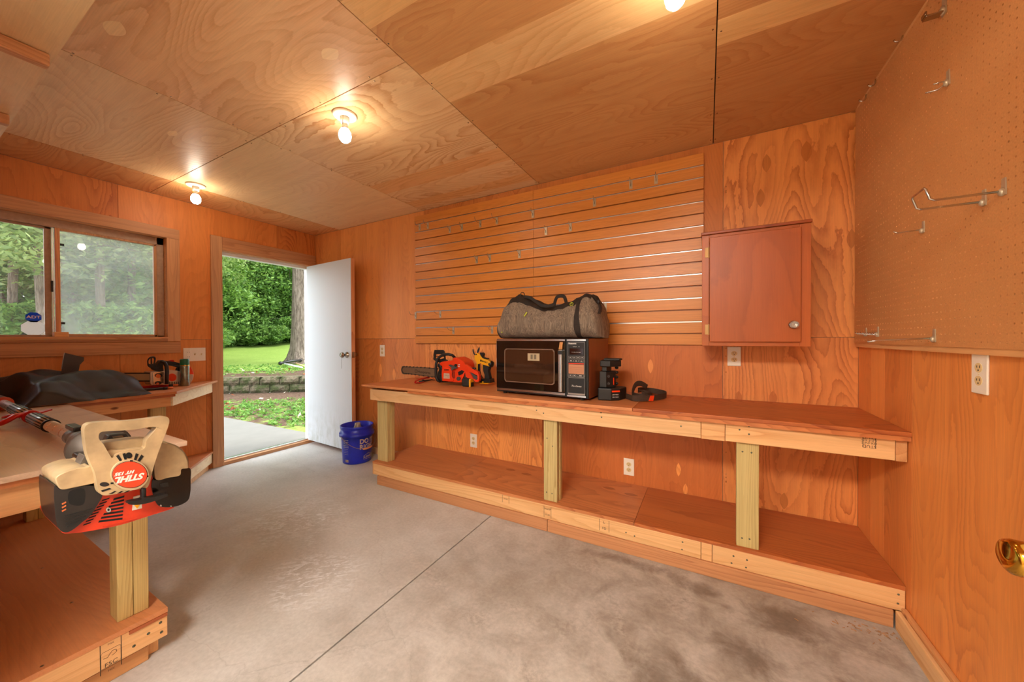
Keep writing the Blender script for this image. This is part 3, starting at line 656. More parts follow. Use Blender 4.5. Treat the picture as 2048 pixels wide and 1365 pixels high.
for a, b_, L, lb in HK:
    p = at(800+a*.3125, 300+b_*.3125, 'y', -.03); k = min(grm, key=lambda k: abs(SLZ-PT*k-.033-p[2])); z = SLZ-PT*k-.0335
    src = hp_proto[L]
    if L in used:
        o = src.copy(); COL.objects.link(o)
        for ch in src.children:
            c = ch.copy(); COL.objects.link(c); c.parent = o
    else: o = src; used.add(L)
    o.location = (p[0], -.0205, z); o['label'] = 'steel '+lb; o['group'] = 'steel hooks on the slatted panel'
# ---------------------------------------------------------------- wall cabinet
cy = -.30; xa, xb, za, zb = 4.052, 4.537, 1.166, 1.79
t = thing('wall_cabinet', 'small stained wooden wall cabinet with one door and glass knob', 'cabinet', ((xa+xb)/2, -.15, za))
mb = MB(); mb.box(xa+.002, xb-.002, cy+.02, -.024, za+.002, zb-.002, tint=(.9, .85, .8)); mb.build('body', cabw('z'), t)
for i, (a, b, c_, d, ax, nm) in enumerate(((xa, xa+.035, za, zb, 'z', 'face_frame'), (xb-.045, xb, za, zb, 'z', 'face_frame'), (xa+.035, xb-.045, zb-.04, zb, 'x', 'face_frame'), (xa+.035, xb-.045, za, za+.028, 'x', 'face_frame'))):
    mb = MB(); mb.box(a, b, cy, cy+.0195, c_, d, tint=(1.08, 1.05, 1.0), fig=.4); mb.build(nm, cabw(ax), t, bevel=.0015)
mb = MB(); mb.box(xa-.004, xb+.003, cy-.012, -.024, zb+.0005, zb+.016, tint=(.75, .6, .5)); mb.build('top_board', cabw('x'), t, bevel=.003)
DA, DB, DZ0, DZ1 = xa+.037, xb-.042, za+.022, zb-.018
mb = MB(); mb.box(DA, DB, cy-.019, cy-.001, DZ0, DZ1, tint=(.95, .88, .8), fig=.4); dd = mb.build('door', cabw('z'), t, bevel=.004, seg=3)
for z in (DZ1-.08, DZ0+.07):
    MB().box(DA-.022, DA-.003, cy-.003, cy-.0005, z-.028, z+.028).tube([V(DA-.003, cy-.005, z-.03), V(DA-.003, cy-.005, z+.03)], .004, 10)  .build('hinge', plain('aged_brass', (190, 150, 96), .5, .5), dd, bevel=.001)
kc = at(1587, 650, 'y', cy-.02)
MB().lathe([(.02, 0), (.021, .002), (.012, .005), (.0, .005)], kc, (0, -1, 0), 20).build('knob_rosette', M_steel, dd)
MB().lathe([(.006, .004), (.007, .012), (.017, .018), (.019, .026), (.012, .033), (.0, .033)], kc, (0, -1, 0), 10, smooth=False).build('knob', plain('glass_knob', (240, 240, 235), .05, trans=.8), dd)
# ---------------------------------------------------------------- pegboard with real holes
PXf = 4.777
t = thing('pegboard', 'large tan pegboard with rows of holes mounted on the right wall', 'pegboard', (PXf, -.7, 1.17))
PY0, PZ0 = -.02, 1.18; NYc, NZc = 56, 49; cs = .0254; ny_, nz_ = NYc, NZc
vs = []; fs = []
hr = .0031
for i in range(NYc):
    for j in range(NZc):
        yc = PY0-.010-cs*(i+.5); zc = PZ0+.004+cs*(j+.5); n0 = len(vs); h = cs/2
        for k in range(8):
            a = math.pi/4*k; sq = [(h, 0), (h, h), (0, h), (-h, h), (-h, 0), (-h, -h), (0, -h), (h, -h)][k]; vs.append((PXf, yc+sq[0], zc+sq[1]))
        for k in range(8):
            a = math.pi/4*k; vs.append((PXf, yc+hr*math.cos(a), zc+hr*math.sin(a)))
        for k in range(8):
            a = math.pi/4*k; vs.append((PXf+.005, yc+hr*math.cos(a), zc+hr*math.sin(a)))
        for k in range(8):
            l = (k+1) % 8; fs.append((n0+k, n0+8+k, n0+8+l, n0+l)); fs.append((n0+8+k, n0+16+k, n0+16+l, n0+8+l))
Mpeg, tt, b = newmat('hardboard'); q = NT(tt); co = q.n('ShaderNodeTexCoord').outputs['Object']
nz = q.noise(co, 160, 4, .7); n2 = q.noise(co, 3, 3, .6)
q.lk(q.mix(1., q.mix(n2, lin((220, 158, 98)), lin((208, 144, 86))), q.ramp(nz, [(.3, .86), (.7, 1.06)]), 'MULTIPLY'), b.inputs['Base Color']); b.inputs['Roughness'].default_value = .6
mb = MB(); mb.add(vs, fs)
yl = PY0-.010-cs*NYc; zt = PZ0+.004+cs*NZc
for (a, b_, c_, d) in ((PY0-.010, PY0, PZ0, 2.436), (yl, PY0-.01, zt-.0001, 2.436), (yl, PY0-.01, PZ0, PZ0+.004)):
    if b_ > a and d > c_: mb.add([(PXf, a, c_), (PXf, b_, c_), (PXf, b_, d), (PXf, a, d)], [(0, 1, 2, 3)])
mb.add([(PXf, PY0, PZ0), (PXf+.005, PY0, PZ0), (PXf+.005, PY0, 2.436), (PXf, PY0, 2.436)], [(0, 1, 2, 3)])
mb.add([(PXf, yl, PZ0), (PXf+.005, yl, PZ0), (PXf+.005, yl, 2.436), (PXf, yl, 2.436)], [(3, 2, 1, 0)])
mb.add([(PXf, PY0, PZ0), (PXf+.005, PY0, PZ0), (PXf+.005, yl, PZ0), (PXf, yl, PZ0)], [(0, 1, 2, 3)])
mb.build('board', Mpeg, t)
for (a, b_, z0_, z1_) in ((yl, PY0-.001, 1.160, 1.182), (yl, PY0-.001, 2.40, 2.437)):
    MB().box(PXf+.0051, WX-.0005, a, b_, z0_, z1_, tint=(1., .9, .8)).build('furring_strip', pine('y'), t)
MB().box(PXf-.001, WX-.0005, yl, PY0-.03, 2.4255, 2.4375, tint=(1., .9, .8)).build('furring_strip', pine('y'), t)
def peg(label, grp='steel pegboard hooks'):
    return thing('pegboard_hook', 'steel '+label, 'hook', (PXf, -.7, 1.6), grp)
def bracket(mb, y, z, s=1.):
    mb.prism([V(PXf-.0005, y-.008*s, z-.012*s), V(PXf-.0005, y+.008*s, z-.012*s), V(PXf-.0005, y+.006*s, z+.03*s), V(PXf-.0005, y-.006*s, z+.03*s)], (-.003, 0, 0))
    mb.ball((PXf-.006, y, z-.004), (.007, .008*s, .010*s), 10, 6)
t = peg('U-shaped double prong tool holder on the pegboard')
mb = MB(); bracket(mb, -1.123, 1.606, 1.1); mb.build('bracket', plain('zinc_plate', (200, 188, 162), .35, .6), t)
mb = MB(); bracket(mb, -1.045, 1.603, 1.1); mb.build('bracket', plain('zinc_plate', (200, 188, 162), .35, .6), t)
MB().tube([V(PXf-.004, -1.045, 1.602), V(4.648, -1.045, 1.602), V(4.639, -1.045, 1.606), V(4.630, -1.045, 1.636), V(4.629, -1.05, 1.642), V(4.627, -1.118, 1.643), V(4.629, -1.123, 1.638), V(4.637, -1.123, 1.609), V(4.646, -1.123, 1.604), V(PXf-.004, -1.123, 1.604)], .0032, 10).build('double_prong', M_steel, t)
def single(label, u0, v0, u1, v1, r=.0022, up=.006, sc=1.):
    c = at(u0, v0, 'x', PXf); e = at(u1, v1, 'y', c[1]); t = peg(label)
    mb = MB(); bracket(mb, c[1], c[2], sc); mb.build('bracket', plain('zinc_plate', (200, 188, 162), .35, .6), t)
    d = e-c; MB().tube([c-V(.004, 0, 0), c+d*.5, c+d*.86-V(0, 0, .001), e+V(0, 0, up)], r, 8).build('prong', M_steel, t)
single('single thin hook below and left of the double prong holder', 1848, 459, 1787, 467)
single('long straight hook along the bottom edge of the pegboard', 1870, 677, 1735, 682, .0032, -.004, 1.1)
c1, c2 = at(1733, 668, 'x', PXf), at(1757, 668, 'x', PXf)
t = peg('twisted wire double bracket hook at lower left of the pegboard')
mb = MB(); bracket(mb, c1[1], c1[2]); mb.build('bracket', plain('zinc_plate', (200, 188, 162), .35, .6), t); mb = MB(); bracket(mb, c2[1], c2[2], 1.1); mb.build('bracket', plain('zinc_plate', (200, 188, 162), .35, .6), t)
e = at(1712, 666.5, 'x', PXf-.06); s_ = c2+V(-.008, 0, 0)
for ph in (0, math.pi):
    MB().tube([s_+(e-s_)*u+V(0, 0, 1)*.006*math.sin(ph+u*26)*(1-u*.3)+V(-1, 0, 0)*.004*math.cos(ph+u*26) for u in np.linspace(0, 1, 50)], .0018, 6).build('twisted_wire', M_steel, t)
for u, v, lb in ((1808, 72, 'J-shaped hook highest up the left edge of the pegboard'), (1753, 163, 'J-shaped hook between two others on the upper left pegboard'), (1734, 194, 'J-shaped hook nearest the corner on the upper left pegboard')):
    c = at(u, v, 'x', PXf); t = peg(lb)
    MB().tube([c+V(.006, 0, .012), c+V(-.003, 0, .012), c+V(-.004, 0, -.004), c+V(-.008, 0, -.012), c+V(-.016, 0, -.016), c+V(-.025, 0, -.013), c+V(-.030, 0, -.005)], .0032, 8).build('bent_wire', M_steel, t)
c = at(1898, 162, 'x', PXf); t = peg('short forked hook high on the pegboard')
mb = MB(); bracket(mb, c[1], c[2], 1.2); mb.build('bracket', plain('zinc_plate', (200, 188, 162), .35, .6), t)
MB().tube([c-V(.004, 0, 0), c+V(-.02, 0, .003), c+V(-.036, 0, .001)], .0022, 8).build('prong', M_steel, t)
MB().tube([c-V(.004, 0, .004), c+V(-.022, .01, -.016), c+V(-.05, .012, -.016)], .0026, 8).build('prong', M_steel, t)
c = at(1890, 20, 'x', PXf); t = peg('broad clip holder at the top of the pegboard')
mb = MB(); bracket(mb, c[1], c[2]+.004, 1.6); mb.build('bracket', plain('zinc_plate', (200, 188, 162), .35, .6), t)
MB().box(PXf-.05, PXf-.008, c[1]-.014, c[1]+.014, c[2]-.012, c[2]-.006).box(PXf-.052, PXf-.046, c[1]-.014, c[1]+.014, c[2]-.006, c[2]+.008).build('clip', M_nickel, t, bevel=.002)
# ---------------------------------------------------------------- left benches
t = thing('workbench', 'corner workbench under the window with a clipped white-edged end by the door', 'workbench', (.3, -1.9, 0))
BZ = .826
top = [(0.022, -.985), (.03, -.985), (.625, -1.475), (.625, YN+.002), (.002, YN+.002), (.002, -1.024), (.022, -1.024)]
MB().prism([V(x, y, BZ-.018) for x, y in top], (0, 0, .018), tint=(.95, .9, .85), fig=.3, seed=.4).build('worktop', bply('y'), t, bevel=.001)
d_ = unit(V(.595, -.49, 0)); nn_ = V(d_[1], -d_[0], 0); nn_ = -nn_ if nn_[0] < 0 else nn_
mb = MB(); mb.box(.56, .598, YN+.01, -1.50, BZ-.107, BZ-.0185, tint=(.9, .78, .68)); mb.build('apron_board', pine('y'), t, bevel=.002)
mb = MB(); mb.box(.605-.006, .605+.012, YN+.01, -1.48, BZ-.036, BZ-.0185, tint=(.7, .5, .4)); mb.build('edge_strip', bply('y'), t)
def slantboard(p, L, z0, z1, m, nm, th=.03, off=0.):
    p = np.array(p, float)+nn_*off
    a = V(p[0], p[1], z0); b = a+d_*L
    return MB().prism([a, b, b+V(0, 0, z1-z0), a+V(0, 0, z1-z0)], -nn_*th).build(nm, m, t, bevel=.002)
Mpale = wood('bare_pine', (246, 226, 186), (226, 196, 148), 'x', K=5, cross=7, along=.5, rough=.6, knots=.08, knotcol=(120, 80, 50))
L_ = .72
slantboard((.034, -1.028, 0), L_, BZ-.108, BZ-.0185, Mpale, 'apron_board')
mb = MB(); mb.box(.5, .56, -1.6, -1.515, .16, BZ-.108); mb.build('post', treat('z'), t, bevel=.003)
LZ = .165
sh = [(.002, -1.026), (.03, -1.026), (.545, -1.45), (.545, YN+.002), (.002, YN+.002)]
MB().prism([V(x, y, LZ-.018) for x, y in sh], (0, 0, .018), tint=(.95, .9, .88), fig=.3, seed=.7).build('lower_shelf', bply('y'), t)
slantboard((.022, -1.032, 0), .66, LZ-.107, LZ-.0185, Mpale, 'shelf_fascia')
mb = MB(); mb.box(.5, .538, YN+.01, -1.47, LZ-.107, LZ-.0185, tint=(.9, .78, .68)); mb.build('shelf_fascia', pine('y'), t)
slantboard((.024, -1.06, 0), .6, 0.001, .0565, pine('x'), 'toe_kick')
dots(t, [(414, 771), (414, 777), (415, 783), (358, 786), (359, 797), (368, 797), (384, 788)], 'x', .045, (1, 0, 0), Mdk)
# near bench
NX, NY = 2.305, -1.992; FZ = .819; FX, FY = 2.255, -2.039
t = thing('workbench', 'foreground plywood workbench with open lower shelf, end facing the camera', 'workbench', (1.5, -2.3, 0))
MB().box(.63, NX, YN+.002, NY, FZ-.018, FZ, fig=.8, seed=.23).build('worktop', wood('worn_plywood', (226, 196, 168), (186, 140, 106), 'x', K=11, cross=2.2, along=.6, detail=1., rough=.34), t, bevel=.0015)  # window sheen on the top painted in as paler, whiter wood
MB().box(.64, NX-.012, YN+.01, NY-.008, FZ-.036, FZ-.0185, tint=(.85, .72, .6)).build('top_underlay', bply('x'), t)
mb = MB(); mb.box(NX-.075, NX-.037, YN+.01, NY-.04, FZ-.126, FZ-.037, tint=(.9, .76, .66)); mb.build('apron_board', pine('y'), t, bevel=.002)
mb = MB(); mb.box(.64, NX-.076, NY-.08, NY-.042, FZ-.126, FZ-.037, tint=(.9, .8, .7)); mb.build('apron_board', pine('x'), t, bevel=.002)
for x in (2.117, .50+.13):
    for k in (0, 1):
        mb = MB(); mb.box(x, x+.08, -2.159+.0425*k, -2.159+.0425*k+.0415, SH, FZ-.037, tint=(.95, .88, .75)); mb.build('post', treat('z'), t, bevel=.003)
MB().box(.548, FX, YN+.002, FY, SH-.018, SH, tint=(.98, .96, 1.0), fig=.25, seed=.52).build('lower_shelf', bply('x'), t, bevel=.001)
mb = MB(); mb.box(FX-.038, FX-.002, YN+.01, FY-.001, SH-.107, SH-.0185, tint=(1, .92, .84)); mb.build('shelf_fascia', pine('y'), t, bevel=.002)
mb = MB(); mb.box(.55, FX-.039, FY-.039, FY-.001, SH-.107, SH-.0185, tint=(.95, .85, .78)); mb.build('shelf_fascia', pine('x'), t)
mb = MB(); mb.box(FX-.03, FX+.003, FY-.105, FY-.002, SH-.030, SH-.0185, tint=(.7, .45, .35)); mb.build('edge_strip', bply('y'), t)
mb = MB(); mb.box(2.13, 2.165, YN+.01, -2.10, .001, .0745, tint=(.85, .7, .6)); mb.build('toe_kick', pine('y'), t)
mb = MB(); mb.box(2.165, 2.198, -2.085, -2.05, .001, .0745, tint=(1., .85, .7)); mb.build('toe_kick', pine('z'), t, bevel=.002)
mb = MB(); mb.box(2.198, 2.222, YN+.01, -2.085, .001, .055, tint=(.82, .65, .52)); mb.build('toe_kick', pine('y'), t, bevel=.002)
dots(t, [(321, 1246), (323, 1265), (297, 1268), (268, 1293)], 'x', FX-.0015, (1, 0, 0), Mdk, .005)
dots(t, [(84, 1137), (143, 1206), (84, 1333)], 'z', SH, (0, 0, 1), M_steel, .005)
stamp(t, 200, 1284, 243, 1330, 'x', FX-.002, (1, 0, 0), (0, 1, 0), [])
stamp(t, 204, 1290, 240, 1336, 'x', FX-.002, (1, 0, 0), (0, 1, 0), [('MIX', .009, 0), (' ', .01, 0), (' ', .01, 0), ('FSC', .020, 0), ('MIX', .009, 0)], bars=False)
c = at(222, 1309, 'x', FX-.002)
MB().tube([c+V(.0003, y, z) for y, z in ((-.018, -.004), (-.008, -.006), (-.002, .004), (.004, .010), (.012, .008), (.014, .0), (.008, -.004), (.002, -.006))], .0008, 4).build('tree_mark', M_glet, t)
fr_ = [c+V(.0003, y, z) for y, z in ((-.024, -.038), (.022, -.038), (.024, -.03), (.024, .014), (.02, .018), (-.02, .018), (-.024, .012))]
MB().tube(fr_+[fr_[0]], .0006, 4).build('stamp_frame', M_glet, t)
# brass handle on the entry door folded back at the right
t = sthing('door_2')
kt = CAM+.6*ray(2011, 1113); dd_ = unit(V(-.10, 1, 0)); dn2 = V(-dd_[1], dd_[0], 0); dn2 = dn2 if dn2[0] < 0 else -dn2
kb = kt-dn2*.077; kf = V(kb[0], kb[1], 0); h1 = kf+dd_*.052; h0 = h1-dd_*.84
MB().prism([h0+V(0, 0, .012), h1+V(0, 0, .012), h1+V(0, 0, 2.03), h0+V(0, 0, 2.03)], -dn2*.035).build('door_leaf', M_white, t)
MB().lathe([(.033, 0), (.033, .006), (.014, .012), (.013, .03), (.022, .04), (.0275, .052), (.029, .066), (.027, .073), (.022, .076), (0, .077)], kb, dn2, 32).build('door_knob', M_brass, t)
# ---------------------------------------------------------------- outdoors
A_ = at(450, 788, 'z', -.03); B_ = at(609, 784, 'z', -.03); wd_ = unit(B_-A_); wn = V(-wd_[1], wd_[0], 0)
ztop = at(450, 755.5, 'x', A_[0])[2]
def gz(x, y):
    s = (x-A_[0])*wn[0]+(y-A_[1])*wn[1]; l = (x-A_[0])*wd_[0]+(y-A_[1])*wd_[1]
    if s <= .02: return -.03
    f = min(1, s/4.); far = .30+.02*s+.0055*max(0, s-3)**2 if s < 11 else .30+.22+.352+.10*(s-11)
    z = ztop-.03+(far-.30)
    z += .018*max(0., l)*min(1, s/8)
    return z
gm, t, b = newmat('lawn_grass'); q = NT(t); co = q.n('ShaderNodeTexCoord').outputs['Object']
n1 = q.noise(co, .9, 4, .6); n2 = q.noise(co, 22, 4, .7)
c1 = q.mix(n1, lin((116, 144, 62)), lin((146, 168, 86)))
nr = q.n('ShaderNodeAttribute', attribute_name='wd').outputs['Color']; sR = q.xyz(nr)[0]
soil = q.ramp(q.math('ADD', sR, q.math('MULTIPLY', q.math('SUBTRACT', q.noise(co, 3.2, 5, .7), .5), 1.1)), [(.42, 0.), (.58, 1.)])
c1 = q.mix(soil, c1, q.mix(n2, lin((62, 44, 34)), lin((120, 98, 82))))
q.lk(q.mix(1., c1, q.ramp(n2, [(.3, .68), (.7, 1.12)]), 'MULTIPLY'), b.inputs['Base Color']); b.inputs['Roughness'].default_value = .9; b.inputs['Specular IOR Level'].default_value = .1
q.bump(n2, .6, .03, b)
def terrain(ls, ss, name, soilf):
    vs = []; fs = []; wdv = []
    for s in ss:
        for l in ls:
            p = A_+wd_*l+wn*s; vs.append((p[0], p[1], gz(p[0], p[1])+.03*math.sin(l*1.3+s)*min(1, max(0, s/3))))
    mb = MB(); n = len(ls)
    for i in range(len(ss)-1):
        for j in range(n-1): mb.add([], []); 
    mb.v = vs
    for i in range(len(ss)-1):
        for j in range(n-1):
            mb.f.append([i*n+j, i*n+j+1, (i+1)*n+j+1, (i+1)*n+j]); mb.sm.append(True); mb.fg.append(0.)
            k = soilf((ls[j]+ls[j+1])/2, (ss[i]+ss[i+1])/2); mb.wd.append((k, 0, 0, 0))
    o = mb.build(name, gm); return o
ls = list(np.arange(-14, 16, .5)); 
o = struct(terrain(ls, [.05]+list(np.arange(.5, 34, .5)), 'ground_lawn', lambda l, s: max(0, min(1, 1.05-s*.42+(.35 if l > .9 and s < 4 else 0)))))
o = struct(terrain(list(np.arange(-14, 16, .25)), list(np.arange(-9, .01, .25)), 'ground_bed', lambda l, s: 1. if -1.05 < s else (.56 if s > -3.5 else .4)))
# patio slab
pm = plain('patio_concrete', (116, 114, 108), .8, noise=.12, nscale=3)
P0, P1 = at(449, 835, 'z', -.02), at(609, 865, 'z', -.02); pd = unit(P1-P0)
MBp = MB().prism([P0-pd*1.2, P1+pd*((-.122-P1[0])/pd[0]), V(-.122, -4, -.02), V(-5, -4, -.02)], (0, 0, -.12)); struct(MBp.build('patio_slab', pm))
# retaining wall of split-faced blocks
blm, tt, b = newmat('mossy_block'); q = NT(tt); co = q.n('ShaderNodeTexCoord').outputs['Object']
n1 = q.noise(co, 6, 5, .7); n2 = q.noise(co, 26, 4, .7)
c1 = q.mix(q.ramp(n1, [(.42, 0.), (.58, 1.)]), lin((120, 106, 84)), lin((72, 78, 38)))
q.lk(q.mix(1., c1, q.ramp(n2, [(.3, .5), (.7, 1.15)]), 'MULTIPLY'), b.inputs['Base Color']); b.inputs['Roughness'].default_value = .95; q.bump(n2, 1., .03, b)
mb = MB(); hh = (ztop+.03-.01)/2; bl = .42
rr = random.Random(3)
for c_ in range(2):
    for k in range(-9, 14):
        l0 = k*bl+(.21 if c_ else 0)-.33+c_*.0; a = A_+wd_*l0-wn*.0+V(0, 0, -.03-A_[2]+c_*(hh+.004)+.0)
        z0_ = -.03+c_*(hh+.003)
        fr = -wn*(.035+rr.random()*.02); back = wn*.22
        p = [A_+wd_*(l0+.006), A_+wd_*(l0+bl-.006)]
        nx_, nzz = 6, 3; vs = []; 
        for j in range(nzz+1):
            for i in range(nx_+1):
                q_ = p[0]+(p[1]-p[0])*i/nx_; e = 0 if i in (0, nx_) or j in (0, nzz) else 1
                q_ = q_+fr*(e*(.7+rr.random()*.8)); vs.append((q_[0], q_[1], z0_+hh*j/nzz))
        fs_ = [(j*(nx_+1)+i, j*(nx_+1)+i+1, (j+1)*(nx_+1)+i+1, (j+1)*(nx_+1)+i) for j in range(nzz) for i in range(nx_)]
        mb.add(vs, fs_, smooth=False)
        t0, t1 = p[0], p[1]; zt_ = z0_+hh
        mb.prism([V(t0[0], t0[1], z0_), V(t1[0], t1[1], z0_), V(*(t1+back)[:2], z0_), V(*(t0+back)[:2], z0_)], (0, 0, hh))
o = mb.build('retaining_wall', blm); tag(o, 'low two-course retaining wall of mossy blocks outside the doorway', 'retaining wall')
# foliage
def leafmat(name, c1_, c2_):
    m, t, b = newmat(name); q = NT(t); out = t.nodes['Material Output']
    a_ = q.n('ShaderNodeAttribute', attribute_name='wd'); col = q.mix(a_.outputs['Alpha'], lin(c1_), lin(c2_))
    col = q.mix(1., col, a_.outputs['Color'], 'MULTIPLY')
    q.lk(col, b.inputs['Base Color']); b.inputs['Roughness'].default_value = .55; b.inputs['Specular IOR Level'].default_value = .25
    tl = q.n('ShaderNodeBsdfTranslucent'); q.lk(q.mix(.3, col, lin((170, 210, 60))), tl.inputs[0]); mx = q.n('ShaderNodeMixShader'); mx.inputs[0].default_value = .38
    q.lk(b.outputs[0], mx.inputs[1]); q.lk(tl.outputs[0], mx.inputs[2]); q.lk(mx.outputs[0], out.inputs[0]); return m
ML = [leafmat('broad_leaves', (84, 128, 60), (190, 212, 128)), leafmat('cedar_leaves', (108, 132, 84), (176, 190, 130)), leafmat('shrub_leaves', (78, 118, 62), (156, 190, 104)), leafmat('clover_leaves', (62, 108, 42), (128, 168, 84))]
Mbark, tt, b = newmat('bark'); q = NT(tt); co = q.n('ShaderNodeTexCoord').outputs['Object']; X_, Y_, Z_ = q.xyz(co)
n1 = q.noise(q.vec(q.math('MULTIPLY', X_, 14), q.math('MULTIPLY', Y_, 14), q.math('MULTIPLY', Z_, 2.2)), 1.6, 5, .7, .4)
q.lk(q.ramp(n1, [(.3, lin((62, 50, 42))), (.5, lin((128, 112, 98))), (.7, lin((168, 152, 138)))]), b.inputs['Base Color']); b.inputs['Roughness'].default_value = .95; q.bump(n1, 1., .05, b)
def leaves(centers, n, size, rs, droop=0.):
    """n small leaf blades scattered in ellipsoid clusters"""
    cidx = rs.randint(0, len(centers), n); C_ = np.array(centers)[cidx]
    d = rs.normal(size=(n, 3)); d /= np.linalg.norm(d, axis=1)[:, None]; r = rs.uniform(.35, 1., n)**.5
    P = C_[:, :3]+d*(r*C_[:, 3])[:, None]*np.array([1, 1, .62])
    P[:, 2] -= droop*(r*C_[:, 3])*np.hypot(d[:, 0], d[:, 1])
    a = rs.normal(size=(n, 3)); a[:, 2] *= .55; a /= np.linalg.norm(a, axis=1)[:, None]
    b_ = np.cross(a, rs.normal(size=(n, 3))*[.5, .5, 1.4]); b_ /= np.linalg.norm(b_, axis=1)[:, None]
    s = size*rs.uniform(.6, 1.35, n)[:, None]
    v = np.stack([P-a*s, P-b_*s*.42, P+a*s, P+b_*s*.42], 1).reshape(-1, 3)
    me = bpy.data.meshes.new('foliage'); me.vertices.add(4*n); me.vertices.foreach_set('co', v.ravel())
    me.loops.add(4*n); me.loops.foreach_set('vertex_index', np.arange(4*n)); me.polygons.add(n)
    me.polygons.foreach_set('loop_start', np.arange(n)*4); me.polygons.foreach_set('loop_total', np.full(n, 4)); me.update(calc_edges=True)
    w = np.ones((n, 4)); w[:, 3] = rs.uniform(0, 1, n); k = (.8+.35*rs.rand(len(centers)))[cidx]; w[:, 0] = k; w[:, 1] = k; w[:, 2] = k
    at__ = me.attributes.new('wd', 'FLOAT_COLOR', 'FACE'); at__.data.foreach_set('color', w.ravel()); return me
def make_tree(seed, h, rt, crown0, cr, ncl, nl, size, leafm, droop=0., trunk=True, lean=.3, cb=.9):
    rs = np.random.RandomState(seed)
    root = bpy.data.objects.new('tree' if trunk else 'shrub', None); COL.objects.link(root); root['_o'] = [0., 0., 0.]
    if trunk:
        mb = MB(); top_ = V(rs.uniform(-lean, lean), rs.uniform(-lean, lean), h)
        pts = [V(0, 0, -.25), V(0, 0, .12), V(0, 0, .6), *[top_*(k/6)+V(rs.uniform(-.06, .06), rs.uniform(-.06, .06), 0) for k in range(2, 7)]]
        mb.tube(pts, [rt*1.9, rt*1.3, rt*1.02, rt*.95, rt*.85, rt*.7, rt*.5, rt*.2][:len(pts)], 14)
        for k in range(9):
            z = crown0+(h-crown0)*k/9*.8; a = rs.uniform(0, 6.28); L = cr*rs.uniform(.5, .9); p = top_*(z/h)
            e = p+V(math.cos(a)*L, math.sin(a)*L, L*rs.uniform(-.1, .5)); mb.tube([p, (p+e)/2+V(0, 0, .1), e], [rt*.28, rt*.18, rt*.06], 6)
        mb.build('trunk', Mbark, root)
    cs_ = []
    for k in range(ncl):
        a = rs.uniform(0, 6.28); u = rs.uniform(0, 1); z = crown0+(h*1.05-crown0)*u; R = cr*(math.sin(math.pi*(.12+.8*u))**.6)*rs.uniform(.35, 1.)
        cs_.append((math.cos(a)*R, math.sin(a)*R, z, cb*rs.uniform(.6, 1.2)))
    me = leaves(cs_, nl, size, rs, droop); me.materials.append(leafm); fo = bpy.data.objects.new('foliage', me); COL.objects.link(fo); fo.parent = root
    return root
protos = {'broad': make_tree(1, 9.5, .12, 1.6, 2.9, 60, 21000, .088, ML[0]), 'cedar': make_tree(2, 10.5, .085, 3.3, 2.9, 70, 21000, .075, ML[1], .4), 'under': make_tree(3, 3.4, .05, .1, 2.0, 34, 11000, .075, ML[2], .1),
          'shrub': make_tree(4, 1.0, .05, .05, .95, 14, 4200, .05, ML[2], 0, False, cb=.34)}
usedp = set()
def put(kind, x, y, label, grp, sc=1., rz=0., dz_=0., cat=None):
    src = protos[kind]
    if kind in usedp:
        o = src.copy(); COL.objects.link(o)
        for ch in src.children: c = ch.copy(); COL.objects.link(c); c.parent = o
    else: o = src; usedp.add(kind)
    o.location = (x, y, gz(x, y)+dz_); o.scale = (sc, sc, sc); o.rotation_euler = (0, 0, rz)
    o['label'] = label; o['category'] = cat or ('shrub' if kind == 'shrub' else 'tree')
    if grp: o['group'] = grp
    return o
def pol(az, dist): a = math.radians(az); return CAM[0]+math.cos(a)*dist, CAM[1]+math.sin(a)*dist
def azpx(u): return 118.66+math.degrees(math.atan((1024-u)/712.6))
rd = random.Random(11)
# the two trees with clearly visible trunks
bx, by = pol(azpx(606), 14.2)
root = thing('tree', 'large rough-barked tree trunk beside the white door, trunk fills the right of the doorway view', 'tree', (bx, by, gz(bx, by)))
o_ = V(bx, by, gz(bx, by)); mb = MB()
prof = [(.62, -.3), (.55, .0), (.44, .18), (.37, .5), (.34, 1.2), (.32, 2.6), (.29, 4.5), (.25, 7.)]
vs = []; n = 40
for r, z in prof:
    for k in range(n):
        a = 2*math.pi*k/n; rr_ = r*(1+.07*math.sin(a*5+z)*(1.4 if z < .5 else .6)+.03*math.sin(a*11+z*2)+.02*math.sin(a*17)); vs.append((o_[0]+rr_*math.cos(a)+.03*z*.3, o_[1]+rr_*math.sin(a), o_[2]+z))
mb.add(vs, [(i*n+j, i*n+(j+1) % n, (i+1)*n+(j+1) % n, (i+1)*n+j) for i in range(len(prof)-1) for j in range(n)], smooth=True)
for k in range(5):
    a = rd.uniform(0, 6.28); z = 3.6+k*.7; mb.tube([o_+V(0, 0, z), o_+V(math.cos(a)*1., math.sin(a)*1., z+.4), o_+V(math.cos(a)*2.2, math.sin(a)*2.2, z+.9)], [.09, .06, .03], 8)
mb.build('trunk', Mbark, root)
rs = np.random.RandomState(9); cc = [(rs.uniform(-2.6, 2.6), rs.uniform(-2.6, 2.6), rs.uniform(4.6, 8), .9) for _ in range(40)]
me = leaves(cc, 9000, .09, rs); me.materials.append(ML[0]); fo = bpy.data.objects.new('foliage', me); COL.objects.link(fo); fo.parent = root
x, y = pol(azpx(203), 14.5); put('cedar', x, y, 'cedar with a pale straight trunk seen through the right window pane', None, 1.05, 1.2)
x, y = pol(azpx(512), 27); put('broad', x, y, 'slender tree with a bare leaning trunk in the woods behind the lawn', None, .95, .4)
for u, d in ((-60, 12.5), (20, 15), (90, 13.5), (150, 17), (262, 15.5), (330, 18), (395, 21)):
    x, y = pol(azpx(u), d); put('cedar', x, y, 'feathery cedar in the woods outside the window', 'cedars outside the window', rd.uniform(.8, 1.1), rd.uniform(0, 6), -.3)
